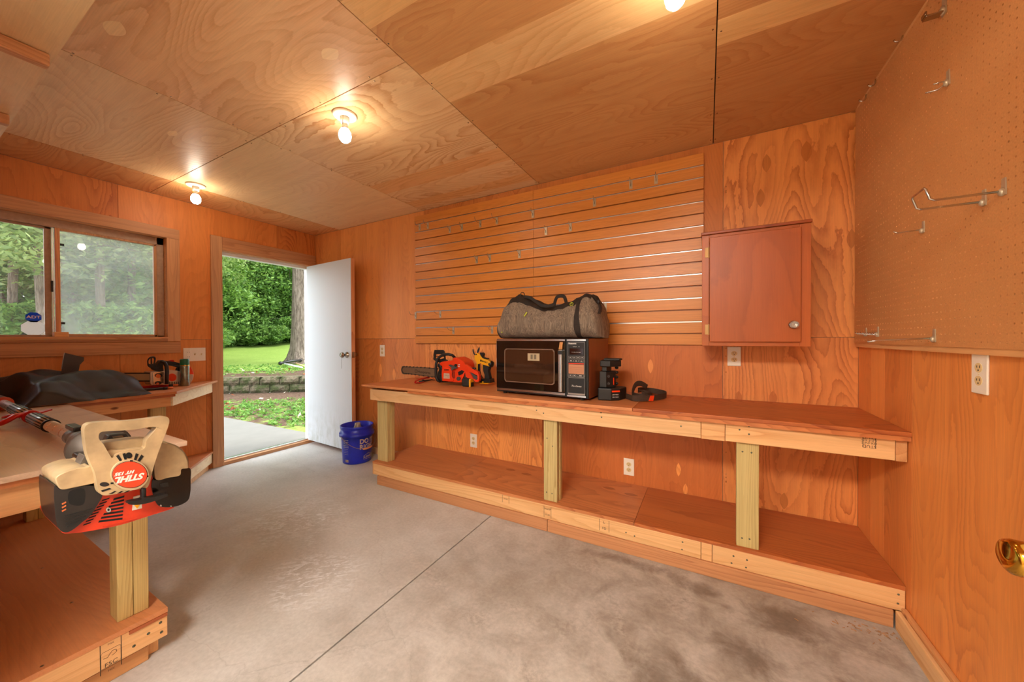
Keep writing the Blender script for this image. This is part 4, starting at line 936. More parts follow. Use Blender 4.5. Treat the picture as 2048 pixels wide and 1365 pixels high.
for u, d in ((440, 25), (475, 29), (540, 30), (580, 26), (625, 29), (680, 27), (505, 33), (560, 35), (450, 34), (20, 24), (110, 24), (200, 25), (290, 27), (-80, 22), (360, 28), (740, 28)):
    x, y = pol(azpx(u), d); put('broad', x, y, 'leafy tree in the dense woods behind the lawn', 'woodland trees', rd.uniform(.85, 1.15), rd.uniform(0, 6), -.3)
for u, d in ((430, 24), (455, 26), (480, 24.5), (505, 25.5), (530, 24.6), (555, 25), (580, 24), (605, 24.5), (640, 25), (690, 25), (0, 18), (50, 20), (100, 17), (150, 21), (210, 19), (260, 21), (310, 22), (360, 22), (400, 23), (-60, 18), (460, 30), (500, 30), (545, 30), (590, 30), (750, 26)):
    x, y = pol(azpx(u), d); put('under', x, y, 'dark understory tree at the edge of the woods', 'understory trees', rd.uniform(.9, 1.5), rd.uniform(0, 6), -.2)
for k, u in enumerate((420, 445, 470, 492, 515, 540, 565, 592, 620, 660, 20, 60, 105, 150, 190, 235, 280, 320)):
    x, y = pol(azpx(u), 22.6 if u > 400 else 14.5+.3*(k % 3)); put('shrub', x, y, 'low green shrub along the edge of the woods', 'shrubs at the woods edge', rd.uniform(.8, 1.2) if u > 400 else 1.5, rd.uniform(0, 6))
# clover, weeds and grass tufts
rs = np.random.RandomState(5); pts = []
def scat(n, s0, s1, l0, l1, dens, size, zoff):
    for _ in range(n):
        s = rs.uniform(s0, s1); l = rs.uniform(l0, l1)
        if rs.rand() > dens(l, s): continue
        p = A_+wd_*l+wn*s
        if -.05 < (np.cross(p[:2]-P0[:2], pd[:2])): 
            if s < 0: continue
        pts.append((p[0], p[1], gz(p[0], p[1])+zoff, size))
patch = lambda l, s: .5+.5*math.sin(l*2.1+s*3)*math.sin(l*5.3-s*2)
scat(5200, -4.4, -1.0, -4., 4., lambda l, s: min(1, .25+(-1.0-s)*1.2)*(.45+.55*patch(l, s)), .05, .02)
scat(2600, .35, 3.2, -4, 4, lambda l, s: min(1, .15+(s-.3)*.6)*(.35+.65*patch(l, s))*(.45 if l > .9 else 1.), .06, .02)
me = leaves(pts, len(pts)*5, .032, rs); me.materials.append(ML[3]); o = bpy.data.objects.new('clover', me); COL.objects.link(o); tag(o, 'clover and weeds growing round the retaining wall', 'ground cover', kind='stuff')
# fallen leaves and litter
rs = np.random.RandomState(8); n = 60
for nm, colr, lb in (('fallen_leaves', (150, 84, 50), 'scattered brown fallen leaves on the mulch bed'), ('pale_litter', (214, 196, 172), 'scattered pale wood chips and litter on the mulch bed')):
    pp = []
    for _ in range(n):
        s = rs.choice([rs.uniform(-3., -.2), rs.uniform(.3, 2.)]); l = rs.uniform(-2, 3); p = A_+wd_*l+wn*s; pp.append((p[0], p[1], gz(p[0], p[1])+.03, .02))
    me = leaves(pp, n, .05, rs); me.materials.append(plain(nm, colr, .8)); o = bpy.data.objects.new(nm, me); COL.objects.link(o); tag(o, lb, 'litter', kind='stuff')
# hand tool lying by the tree: black bar with two pale handles
def og(u, v, h):
    d = ray(u, v); tt_ = 7.5
    while tt_ < 30:
        p = CAM+d*tt_
        if p[2] <= gz(p[0], p[1])+h: return p
        tt_ += .02
    return p
pa, pb = og(561, 727, .10), og(601, 721, .12)
t = thing('garden_tool', 'black tool with white and tan handles lying below the tree trunk', 'garden tool', pa)
zd = V(0, 0, 1)
MB().tube([pa, pa*.5+pb*.5+zd*.02, pb], [(.05, .035), (.06, .045), (.05, .035)], 10).ball(pa, .06, 12, 8).ball(pb, .05, 12, 8).build('tool_head', M_black, t)
MB().tube([og(569, 728, .10), og(604, 735.5, .10)], .022, 8).build('white_handle', M_white, t)
MB().tube([og(592, 727, .10), og(613, 734, .10)], .02, 8).build('tan_handle', plain('tan_wood', (220, 180, 130), .6), t)
# ---------------------------------------------------------------- microwave oven
mo = V(2.783, -.456, BH); ang = math.atan2(-.494+.456, 3.475-2.783); mx_ = V(math.cos(ang), math.sin(ang), 0); mn = V(mx_[1], -mx_[0], 0); zd = V(0, 0, 1)
MW_, MH_, MD_ = .668, .366, .40
def mp_(a, b, c=0.): return mo+mx_*a+zd*(b+.014)+mn*c
def mwp(u, v): 
    p = atp(u, v, mo, mn)-mo; return float(p@mx_), float(p[2]-.014)
t = thing('microwave_oven', 'old black and chrome microwave oven with wood-grain sides on the bench', 'microwave', mo+mx_*.35-mn*.18)
def quad(a0, a1, b0, b1, c0=0., th=.002): return [mp_(a0, b0, c0), mp_(a1, b0, c0), mp_(a1, b1, c0), mp_(a0, b1, c0)], mn*th
def rect(name, m, par, a0, a1, b0, b1, c0=0., th=.002, bev=0, **k):
    p, e = quad(a0, a1, b0, b1, c0, th); return MB().prism(p, e, **k).build(name, m, par, bevel=bev)
Mwal = wood('walnut_laminate', (150, 84, 48), (96, 46, 24), 'z', K=10, cross=12, along=.3, rough=.4)
Mgl = plain('black_glass', (16, 12, 10), .04, spec=.9)
p = [mp_(.0, 0, -.012), mp_(MW_, 0, -.012), mp_(MW_, MH_, -.012), mp_(0, MH_, -.012)]
MB().prism(p, -mn*(MD_-.012)).build('case', Mwal, t, bevel=.003)
rect('front_frame', M_black, t, 0, MW_, 0, MH_, -.0115, .012, .003)
ax0, ay0 = mwp(994, 786); sc_ = MW_/1.0
U = lambda u: mwp(u, 720)[0]
d0, d1 = .006, U(1131.5)
door = rect('door', Mgl, t, d0, d1, .028, MH_-.012, .001, .012, .002)
rect('chrome_strip', M_steel, door, d0+.004, d1, MH_-.014, MH_-.004, .001, .0125)
rect('chrome_strip', M_steel, door, d0+.004, d1, .012, .026, .001, .0125)
wa, wb_ = U(1011), U(1111)
win = MB().ring(*[[mp_(a, b, .0135) for a, b in ((x0_+r_, y0_), (x1_-r_, y0_), (x1_, y0_+r_), (x1_, y1_-r_), (x1_-r_, y1_), (x0_+r_, y1_), (x0_, y1_-r_), (x0_, y0_+r_))] for x0_, x1_, y0_, y1_, r_ in ((wa, wb_, .072, .300, .012), (wa+.006, wb_-.006, .078, .294, .009))], mn*.0012).build('window_rim', plain('rim_brown', (120, 92, 74), .35), door)
MB().prism([mp_(a, b, .0133) for a, b in ((wa+.004, .076), (wb_-.004, .076), (wb_-.004, .296), (wa+.004, .296))], mn*.0005).build('window_glass', plain('smoked_glass', (58, 36, 24), .05, spec=1.), door)
sa, sb = U(1057.5), U(1081)
rect('paper_label', plain('tan_label', (176, 156, 124), .7), door, sa, sb, .222, .270, .0142, .0006)
for k in (0, 1): rect('label_mark', plain('label_line', (110, 96, 76), .7), door, sa+.022+k*.026, sa+.038+k*.026, .232, .262, .0149, .0003)
h0_, h1_ = U(1121), U(1128)
mb = MB(); mb.prism([mp_(h0_, .034, .014), mp_(h1_, .034, .014), mp_(h1_, .296, .014), mp_(h0_, .296, .014)], mn*.024); mb.build('handle', M_steel, door, bevel=.004, seg=3)
mb = MB(); mb.prism([mp_(h0_, .298, .014), mp_(h1_, .298, .014), mp_(h1_+.006, .345, .014), mp_(h0_+.008, .345, .014)], mn*.018); mb.build('handle', plain('gold_tint', (220, 160, 100), .3, .9), door, bevel=.003)
rect('handle_band', M_black, door, h0_-.001, h1_+.001, .268, .292, .038, .001)
e0, e1 = U(1136), U(1172)
rect('chrome_strip', M_steel, t, e0-.002, e1+.004, MH_-.014, MH_-.004, .001, .0125)
rect('chrome_strip', M_steel, t, e0-.002, e1+.004, .008, .018, .001, .0125)
pan = rect('control_panel', M_black, t, e0, e1, .020, MH_-.016, .001, .011, .001)
Mfr = plain('panel_silver', (170, 165, 160), .35, .6)
def frame(par, a0, a1, b0, b1, w=.0012, c=.0123):
    MB().ring([mp_(a0, b0, c), mp_(a1, b0, c), mp_(a1, b1, c), mp_(a0, b1, c)], [mp_(a0+w, b0+w, c), mp_(a1-w, b0+w, c), mp_(a1-w, b1-w, c), mp_(a0+w, b1-w, c)], mn*.0005, N=40).build('panel_line', Mfr, par)
frame(pan, e0+.004, e1-.002, .130, MH_-.022); frame(pan, e0+.004, e1-.002, .030, .126)
rect('base_trim', plain('base_silver', (160, 150, 140), .4, .5), pan, e0+.004, e1-.002, .021, .030, .0122, .0006)
text('Panasonic', .013, M_wlet, 'lettering', pan, mp_(e0+.034, MH_-.030, .012), mx_, zd, .0002, .0002, bold=.0003)
rect('display', plain('display_dark', (40, 18, 12), .1), pan, e0+.016, e1-.014, .268, .306, .0122, .0005)
text('TEMP  88        88', .006, M_wlet, 'lettering', pan, mp_((e0+e1)/2, .316, .012), mx_, zd, .0002, .0002)
text('DEF  COOK  TIME  STAGE', .005, M_wlet, 'lettering', pan, mp_((e0+e1)/2, .283, .0127), mx_, zd, .0002, .0002)
wid = e1-e0-.016
def key(a0, a1, b0, b1): frame(pan, e0+.009+a0*wid, e0+.009+a1*wid, b0, b1, .0009); rect('key_mark', M_wlet, pan, e0+.009+(a0*.7+a1*.3)*wid, e0+.009+(a0*.3+a1*.7)*wid, (b0+b1)/2-.0012, (b0+b1)/2+.0012, .0123, .0004)
for a0, a1 in ((0, .23), (.27, .45), (.50, .73), (.77, .98)): key(a0, a1, .243, .258)
for a0, a1 in ((0, .3), (.34, .64), (.68, .98)): key(a0, a1, .222, .237)
rect('red_strip', M_orange, pan, e0+.009, e1-.009, .210, .216, .0122, .0005)
rect('instruction_label', plain('copper_label', (190, 130, 96), .5), pan, e0+.009, e1-.009, .150, .207, .0122, .0005)
for k in range(7): rect('label_line', plain('label_ink', (120, 76, 54), .7), pan, e0+.016, e1-.016, .156+k*.006, .157+k*.006, .0128, .0002)
for a0, a1 in ((0, .23), (.27, .48), (.54, .98)): key(a0, a1, .134, .146)
text('The Genius', .014, M_wlet, 'lettering', pan, mp_((e0+e1)/2, .075, .012), mx_, zd, .0002, .0002, shear=.4)
for a, c in ((.05, -.03), (MW_-.05, -.03), (.05, -MD_+.04), (MW_-.05, -MD_+.04)):
    MB().lathe([(.012, 0), (.014, .006), (.014, .0145), (0, .0145)], mo+mx_*a+mn*c+V(0, 0, .0002), (0, 0, 1), 14).build('foot', M_rubber, t)
# ---------------------------------------------------------------- duffel bag on the microwave
Mbag, tt, b = newmat('heather_fabric'); q = NT(tt); co = q.n('ShaderNodeTexCoord').outputs['Object']; X_, Y_, Z_ = q.xyz(co)
n1 = q.noise(q.vec(q.math('MULTIPLY', X_, 260), q.math('MULTIPLY', Y_, 260), q.math('MULTIPLY', Z_, 9)), 1., 3, .6); n2 = q.noise(q.vec(q.math('MULTIPLY', X_, 30), q.math('MULTIPLY', Y_, 30), q.math('MULTIPLY', Z_, 3)), 1., 2, .5)
q.lk(q.ramp(q.math('ADD', n1, q.math('MULTIPLY', q.math('SUBTRACT', n2, .5), .3)), [(.3, lin((86, 72, 62))), (.5, lin((124, 108, 92))), (.7, lin((158, 140, 120)))]), b.inputs['Base Color']); b.inputs['Roughness'].default_value = .85
Mcan = plain('black_canvas', (44, 34, 28), .8, noise=.3, nscale=90)
bm0 = mp_(0, MH_+.001, 0.)
def bl_(u, v, c=-.02): return atp(u, v, mo+mn*c, mn)
t = thing('duffel_bag', 'grey and black duffel bag lying on top of the microwave', 'bag', bm0+mx_*.36-mn*.17)
# outline stations along its length: px, top y, bottom y
ST = [(999, 668, 655), (1003, 676, 640), (1010, 676.5, 612), (1021, 677, 596), (1036, 677.5, 589), (1052, 677.5, 592), (1068, 678, 600), (1085, 678, 609), (1105, 678.5, 611), (1125, 678.5, 607), (1142, 678.5, 600), (1156, 678.5, 593), (1170, 678.5, 586), (1183, 678.5, 588), (1195, 678.3, 604), (1202, 678, 628), (1206, 676, 648), (1205, 670, 662)]
prof = []
for u, vb, vt in ST:
    pt = bl_(u, vt, -.10); pb = bl_(u, vb, -.10); prof.append((float((pt-mo)@mx_), max(pb[2], bm0[2]+.0), pt[2]))
nseg = 26; vs = []; sm_ = []
xs_ = [p[0] for p in prof]; a_arr = np.linspace(xs_[0], xs_[-2]+.003, 44)
xs2 = np.maximum.accumulate(np.array(xs_)+np.arange(len(xs_))*1e-5)
def rnd(a, s): return .5*math.sin(a*31+s)+.5*math.sin(a*17-s*2)
for i, a in enumerate(a_arr):
    zt_ = np.interp(a, xs2, [p[2] for p in prof]); zb_ = bm0[2]
    endf = min(1, (min(a-a_arr[0], a_arr[-1]-a))/.05); endf = math.sqrt(max(.0, 1-(1-endf)**2))
    hd = .145*(.35+.65*endf)
    for k in range(nseg):
        th = 2*math.pi*k/nseg; cx_, cz_ = math.cos(th), math.sin(th)
        pw = .62; sx_ = math.copysign(abs(cx_)**pw, cx_); sz_ = math.copysign(abs(cz_)**pw, cz_)
        hgt = (zt_-zb_)/2; taper = 1-.32*max(0, sz_)
        fold = .010*math.sin(a*46+th*3)*math.sin(th*2+a*9)+.007*math.sin(a*90-th*5)
        zz = zb_+hgt+sz_*hgt*(1 if sz_ < 0 else 1)
        dep = -.165+(-sx_)*-hd*taper
        pnt = mo+mx_*(a)+mn*(-.165+(-sx_)*(hd*taper+fold*(1 if abs(sz_) < .97 else 0))) ; pnt[2] = max(zb_+.0005, zz+(fold*.4 if sz_ > 0 else 0)); vs.append(pnt)
mb = MB(); na = len(a_arr)
bodyf = []; topf = []; endfc = []
e_r = float(np.interp(1160, [s[0] for s in ST], xs_))
for i in range(na-1):
    for k in range(nseg):
        k2 = (k+1) % nseg; f = (i*nseg+k, i*nseg+k2, (i+1)*nseg+k2, (i+1)*nseg+k); zc = np.mean([vs[j][2] for j in f]); a = a_arr[i]
        zt_ = np.interp(a, xs2, [p[2] for p in prof]); fr_ = (zc-bm0[2])/max(zt_-bm0[2], .02)
        mid = (a-a_arr[0])/(a_arr[-1]-a_arr[0])
        lim = .80 if .1 < mid < .8 else .9
        seam = abs(a-e_r) < .014
        (topf if (fr_ > lim or seam or i < 2 or zc < bm0[2]+.006) else bodyf).append(f)
def subm(fl, nm, m, cap=False):
    mb = MB(); mb.add(vs, fl, smooth=True)
    if cap: mb.add([vs[k] for k in range(nseg)], [list(range(nseg))]); mb.add([vs[(na-1)*nseg+k] for k in range(nseg)], [list(range(nseg))[::-1]])
    return mb.build(nm, m, t)
subm(bodyf, 'body', Mbag, True); subm(topf, 'canvas_trim', Mcan)
def strap(pts, w=.012, th=.0018, nm='strap', m=None, par=None, flat=None):
    P = [np.array(p) for p in pts]; out = []
    for i in range(len(P)-1):
        for s in np.linspace(0, 1, 5)[:-1]:
            p0_, p1_, p2_, p3_ = P[max(i-1, 0)], P[i], P[i+1], P[min(i+2, len(P)-1)]
            out.append(.5*((2*p1_)+(-p0_+p2_)*s+(2*p0_-5*p1_+4*p2_-p3_)*s*s+(-p0_+3*p1_-3*p2_+p3_)*s**3))
    out.append(P[-1])
    return MB().tube(out, [(w, th)]*len(out), 8, flat=flat).build(nm, m or Mcan, par or t)
B = lambda u, v, c: bl_(u, v, c)
strap([B(1048, 594, -.06), B(1060, 596, -.05), B(1072, 604, -.04), B(1085, 612, -.03), B(1100, 612, -.03), B(1110, 608, -.04)], .011, .002, 'carry_handle', flat=mn)
strap([B(1108, 612, -.2), B(1112, 598, -.2), B(1117, 593, -.2), B(1127, 593, -.2), B(1131, 600, -.2), B(1133, 610, -.2)], .012, .002, 'carry_handle', flat=mn)
MB().tube([B(1045+4*math.cos(a)*1., 590-5*math.sin(a), -.1) for a in np.linspace(0, 6.28, 14)[:-1]], .0028, 8, closed=True).build('ring', M_black, t)
strap([B(1186, 590, -.1), B(1192, 597, -.08), B(1197, 606, -.06), B(1200, 618, -.05), B(1198, 628, -.05)], .010, .003, 'shoulder_strap')
strap([B(1188, 592, -.16), B(1196, 600, -.14), B(1201, 612, -.12), B(1201, 624, -.1)], .008, .003, 'shoulder_strap')
MB().ball(B(1197, 604, -.05), (.010, .008, .014), 10, 8).build('buckle', M_black, t)
Mlime = plain('lime_tab', (190, 200, 40), .6)
def ontag(u0, v0, u1, v1, w, c): 
    a, b_ = B(u0, v0, c), B(u1, v1, c); d = unit(b_-a); s = unit(np.cross(d, mn)); MB().prism([a-s*w, a+s*w, b_+s*w, b_-s*w], mn*.002).build('lime_tab', Mlime, t)
ontag(1048.5, 633, 1054, 625, .0035, -.012); ontag(1003.5, 666, 1003.5, 647, .0045, -.035)
c_ = B(1143, 608.5, -.028); yup = unit(zd-mn*.3)
MB().tube([c_+(mx_*math.cos(a)+yup*math.sin(a))*.0105 for a in np.linspace(0, 6.28, 18)[:-1]], .0014, 6, closed=True).build('round_logo', Mlime, t)
text('P', .014, Mlime, 'round_logo', t, c_, mx_, yup, .0003, .0008)
# ---------------------------------------------------------------- generic plane tracer for tools
class Tr:
    def __init__(s, p0, n, ox, oy, k):
        s.p0 = np.array(p0, float); s.n = unit(n); s.ox, s.oy, s.k = ox, oy, k
    def P(s, x, y, off=0.): return atp(s.ox+x*s.k, s.oy+y*s.k, s.p0+s.n*off, s.n)
    def poly(s, pts, off=0.): return [s.P(x, y, off) for x, y in pts]
    def slab(s, name, m, par, pts, off, th, bev=.002, seg=2, **k):
        """outline at offset 'off' towards the viewer, thickness th going back"""
        return MB().prism(s.poly(pts, off), -s.n*th, **k).build(name, m, par, bevel=bev, seg=seg)
    def tube(s, name, m, par, pts, off, r, n=10):
        offs = off if isinstance(off, (list, tuple)) else [off]*len(pts)
        return MB().tube([s.P(x, y, o) for (x, y), o in zip(pts, offs)], r, n).build(name, m, par)
    def disc(s, name, m, par, x, y, r, off, th, n=24, ry=None):
        ry = ry or r; return MB().prism([s.P(x+r*math.cos(a), y+ry*math.sin(a), off) for a in np.linspace(0, 2*math.pi, n, endpoint=False)], -s.n*th).build(name, m, par, bevel=.0008)
def bez(P, n=8, closed=True):
    P = [np.array(p, float) for p in P]; out = []; m = len(P)
    for i in range(m if closed else m-1):
        p0_, p1_, p2_, p3_ = (P[i-1], P[i], P[(i+1) % m], P[(i+2) % m]) if closed else (P[max(i-1, 0)], P[i], P[i+1], P[min(i+2, m-1)])
        for s in np.linspace(0, 1, n, endpoint=False): out.append(tuple(.5*((2*p1_)+(-p0_+p2_)*s+(2*p0_-5*p1_+4*p2_-p3_)*s*s+(-p0_+3*p1_-3*p2_+p3_)*s**3)))
    if not closed: out.append(tuple(P[-1]))
    return out
# ---------------------------------------------------------------- orange chainsaw on the long bench
pd_ = unit(V(.86, .13, 0)); nn2 = V(pd_[1], -pd_[0], 0)
T = Tr(V(2.35, -.235, 0), nn2, 780, 680, .1123)
base = T.P(1150, 758); 
t = thing('chainsaw', 'orange chainsaw with long bar lying left of the microwave', 'chainsaw', V(base[0], base[1], BH))
bar = [(215, 535), (228, 500), (250, 484), (420, 490), (620, 500), (850, 520), (850, 655), (750, 655), (520, 625), (330, 600), (255, 595), (228, 575)]
ch_ = T.slab('guide_bar', plain('bar_grey', (150, 132, 108), .4, .7), t, bar, -.012, .004, 0)
mb = MB(); edge = bez([(850, 518), (620, 497), (420, 486), (250, 480), (222, 500), (211, 535), (224, 580), (250, 600), (330, 606), (520, 630), (750, 660), (850, 660)], 9, False)
mb.tube([T.P(x, y, -.014) for x, y in edge], [(.0045, .003)]*len(edge), 6)
for i in range(0, len(edge)-1, 3):
    x, y = edge[i]; c = T.P(x, y, -.014); mb.box(c[0]-.006, c[0]+.006, c[1]-.003, c[1]+.003, c[2]-.006, c[2]+.006)
mb.build('saw_chain', plain('chain_dark', (84, 78, 70), .45, .7), ch_)
text('Husqvarna', .030, plain('bar_ink', (60, 50, 44), .6), 'lettering', ch_, T.P(605, 580, -.012), unit(T.P(720, 592)-T.P(490, 566)), V(0, 0, 1), .0002, .0003, bold=.0004)
MB().ring(*[T.poly([(x0_, y0_), (x1_, y0_), (x1_, y1_), (x0_, y1_)], -.0116) for x0_, x1_, y0_, y1_ in ((444, 482, 533, 584), (450, 476, 541, 576))], nn2*.0005, N=32).build('crown_logo', plain('bar_ink', (60, 50, 44), .6), ch_)
# rear body, front body, housing
T.slab('crankcase', M_orange, t, bez([(930, 715), (950, 735), (1100, 748), (1270, 756), (1290, 700), (1340, 560), (1330, 420), (1260, 360), (1160, 318), (1120, 335), (1105, 368), (960, 385), (895, 410), (890, 445), (930, 480), (918, 560)], 5), .045, .16, .006, 3)
T.slab('starter_cover', M_orange, t, bez([(920, 560), (945, 500), (1060, 505), (1100, 560), (1095, 640), (1120, 740), (960, 732), (925, 690)], 5), .056, .03, .006, 3)
T.slab('rating_label', plain('label_grey', (196, 170, 150), .5), t, [(958, 595), (1058, 603), (1062, 695), (952, 690)], .0575, .002, 0)
text('Husqvarna', .0095, plain('bar_ink', (60, 50, 44), .6), 'lettering', t, T.P(1010, 632, .0577), pd_, V(0, 0, 1), .0001, .0002)
text('135', .011, plain('bar_ink', (60, 50, 44), .6), 'lettering', t, T.P(1030, 664, .0577), pd_, V(0, 0, 1), .0001, .0002)
for k in range(3): T.slab('vent_slot', M_dark, t, [(1105+k*18, 565), (1113+k*18, 565), (1122+k*18, 690), (1114+k*18, 690)], .047, .003, 0)
for k in range(6): T.slab('vent_slot', M_dark, t, [(965+k*14, 520), (971+k*14, 520), (973+k*14, 550), (967+k*14, 550)], .0575, .002, 0)
T.slab('front_guard_housing', M_black, t, bez([(860, 420), (905, 470), (935, 560), (915, 660), (925, 735), (890, 740), (850, 690), (845, 600), (870, 520), (845, 470)], 4), .05, .10, .004)
T.tube('front_handle', M_black, t, [(1155, 320), (1110, 275), (1040, 258), (960, 262), (890, 300), (845, 350), (822, 430), (815, 560), (820, 660), (850, 725), (905, 748)], [.02, .045, .05, .055, .06, .065, .066, .066, .066, .062, .05], .0115, 14)
hg = [[(790, 180), (940, 180), (965, 210), (975, 300), (985, 380), (900, 410), (830, 400), (770, 350), (775, 250)], [(815, 258), (955, 258), (960, 280), (962, 330), (900, 345), (835, 335), (806, 330), (806, 300), (808, 270)]]
MB().ring(T.poly(hg[0], .02), T.poly(hg[1], .02), -nn2*.014).build('hand_guard', M_black, t, bevel=.003)
T.slab('hand_guard_bar', M_black, t, [(800, 285), (962, 290), (962, 304), (800, 300)], .018, .01, .001)
T.slab('hand_guard_arm', M_black, t, [(880, 380), (990, 350), (1020, 375), (960, 392), (930, 400), (900, 470), (870, 440)], .03, .02, .003)
MB().ring(T.poly([(1330, 440), (1420, 490), (1560, 570), (1590, 650), (1585, 740), (1540, 752), (1500, 735), (1450, 640), (1400, 560), (1330, 520)], .06), T.poly([(1345, 560), (1410, 570), (1460, 590), (1555, 640), (1560, 700), (1530, 725), (1500, 700), (1400, 690), (1350, 660), (1340, 600)], .06), -nn2*.035).build('rear_handle', M_orange, t, bevel=.004)
T.slab('rear_guard', M_grey, t, [(1340, 580), (1420, 570), (1560, 660), (1545, 740), (1300, 745), (1330, 640)], .045, .03, .003)
T.slab('trigger', M_black, t, [(1430, 505), (1500, 490), (1520, 520), (1490, 540)], .055, .02, .002)
pg = T.slab('pull_grip', M_grey, t, bez([(1040, 455), (1070, 445), (1180, 490), (1190, 510), (1150, 515), (1110, 545), (1085, 540), (1090, 500)], 4), .075, .016, .004)
T.disc('fuel_cap', M_grey, t, 1218, 695, 36, .052, .012); T.disc('primer_bulb', M_black, t, 1163, 457, 22, .058, .015); T.disc('bar_nut', M_black, t, 870, 635, 24, .058, .01)
T.slab('label_strip', M_wlet, t, [(1212, 440), (1242, 440), (1242, 482), (1212, 482)], .047, .001, 0); T.slab('label_strip_red', M_red, t, [(1212, 452), (1242, 452), (1242, 470), (1212, 470)], .0476, .001, 0)
T.slab('muffler_guard', M_black, t, [(1205, 580), (1270, 540), (1320, 560), (1290, 610), (1220, 640)], .05, .02, .003)
T.slab('underside', M_black, t, [(900, 735), (1290, 750), (1290, 764), (905, 762)], .03, .12, .002)
# yellow pruner
T = Tr(V(2.53, -.178, 0), V(0, -1, 0), 780, 680, .1123)
t = thing('battery_pruner', 'yellow and black battery pruner standing upright beside the chainsaw', 'pruning shears', V(*T.P(1690, 770)[:2], BH))
T.slab('body', M_yellow, t, [(1500, 300), (1520, 240), (1560, 238), (1620, 290), (1650, 320), (1720, 350), (1780, 385), (1790, 420), (1765, 480), (1740, 470), (1640, 440), (1610, 420), (1570, 440), (1540, 410), (1500, 345)], .02, .045, .005, 3)
T.slab('blade_arm', M_black, t, bez([(1600, 235), (1640, 230), (1660, 260), (1650, 300), (1680, 320), (1730, 330), (1725, 345), (1660, 335), (1620, 290)], 4), .026, .03, .003)
for nm, p in (('cutting_blade', [(1545, 225), (1552, 190), (1570, 155), (1590, 130), (1592, 165), (1583, 205), (1562, 240)]), ('hook_blade', [(1470, 165), (1482, 172), (1488, 200), (1505, 245), (1520, 275), (1505, 280), (1480, 240), (1468, 200)])): T.slab(nm, plain('blade_dark', (74, 78, 84), .3, .8), t, p, .005, .006, .001)
T.disc('pivot_nut', M_black, t, 1532, 262, 12, .024, .006)
mo_c = (T.P(1770, 440, -.002)+T.P(1780, 430, -.002))/2
MB().lathe([(.018, -.005), (.026, .004), (.027, .012), (.024, .028), (.012, .032), (0, .032)], T.P(1775, 425, -.004), unit(V(1, 0, -.25)), 20).build('motor_cap', M_black, t)
T.slab('nameplate', M_black, t, [(1607, 355), (1625, 350), (1625, 392), (1606, 385)], .0215, .002, 0)
text('DEWALT', .0155, M_black, 'lettering', t, T.P(1680, 393, .0205), unit(T.P(1730, 408)-T.P(1630, 378)), unit(np.cross(V(0, -1, 0), unit(T.P(1730, 408)-T.P(1630, 378)))), .0003, .0005, bold=.0006)
T.slab('grip', M_rubber, t, bez([(1660, 445), (1740, 478), (1758, 500), (1745, 560), (1760, 640), (1765, 695), (1690, 700), (1680, 620), (1660, 560), (1655, 500)], 4), .018, .04, .007, 3)
T.slab('trigger', M_yellow, t, [(1630, 430), (1655, 440), (1650, 520), (1640, 520), (1640, 470)], .01, .02, .002)
T.slab('hand_guard', M_yellow, t, [(1535, 405), (1560, 415), (1556, 540), (1570, 600), (1600, 690), (1590, 700), (1560, 640), (1545, 560)], .012, .025, .003)
T.slab('guard_lining', M_black, t, [(1562, 415), (1585, 425), (1590, 560), (1600, 620), (1640, 690), (1605, 690), (1575, 610), (1560, 540)], .010, .02, .002)
T.slab('battery_shoe', M_black, t, [(1590, 700), (1690, 695), (1780, 700), (1792, 770), (1585, 765)], .03, .065, .005, 3)
T.slab('battery_trim', M_yellow, t, [(1578, 768), (1760, 775), (1740, 790), (1590, 782)], .031, .06, .002); T.slab('battery_badge', M_yellow, t, [(1640, 745), (1665, 745), (1665, 762), (1640, 762)], .0315, .002, 0)
# tape measure
T = Tr(V(2.40, -.28, 0), V(0, -1, 0), 780, 680, .1123)
t = thing('tape_measure', 'small black and yellow tape measure on the bench in front of the pruner', 'tape measure', V(*T.P(1390, 785)[:2], BH))
c0 = T.P(1372, 733); zt_ = T.P(1372, 682)[2]; hgt = zt_-BH
MB().box(c0[0]-.036, c0[0]+.036, c0[1]-.03, c0[1]+.03, BH+.0005, BH+hgt).build('casing', M_rubber, t, bevel=.014, seg=4)
MB().box(c0[0]+.0365, c0[0]+.052, c0[1]-.028, c0[1]+.02, BH+.0005, BH+hgt*.95).build('casing_side', M_yellow, t, bevel=.004)
MB().box(c0[0]+.0525, c0[0]+.056, c0[1]-.022, c0[1]+.012, BH+.004, BH+hgt*.55).build('tape_mouth', M_black, t, bevel=.001)
# red folding pruner lying down
T = Tr(V(2.05, -.42, 0), V(0, -1, 0), 780, 680, .1123)
t = thing('hand_pruner', 'red-handled hand pruner lying under the chainsaw bar', 'pruning shears', V(*T.P(600, 765)[:2], BH))
hp0 = [at(780+x*.1123, 680+y*.1123, 'z', BH+h) for x, y, h in ((445, 765, .008), (460, 735, .014), (520, 705, .02), (600, 690, .028), (680, 672, .034), (705, 665, .036))]
MB().tube(hp0, [(.006, .004), (.010, .006), (.011, .006), (.010, .006), (.009, .006), (.005, .004)], 10).build('handle', M_red, t)
hp1 = [at(780+x*.1123, 680+y*.1123, 'z', BH+.007) for x, y in ((445, 770), (520, 768), (600, 750))]
MB().tube(hp1, [(.005, .004), (.009, .005), (.007, .005)], 10).build('handle', M_red, t)
hp2 = [at(780+x*.1123, 680+y*.1123, 'z', BH+.010) for x, y in ((525, 742), (590, 735), (650, 725), (740, 712), (800, 722))]
MB().tube(hp2, [(.008, .006), (.014, .008), (.013, .008), (.008, .005), (.003, .002)], 10).build('blade', plain('blade_dark', (74, 78, 84), .3, .8), t)
MB().ball(hp2[1]+V(0, 0, .004), (.014, .012, .010), 12, 8).build('pivot_nut', M_black, t)
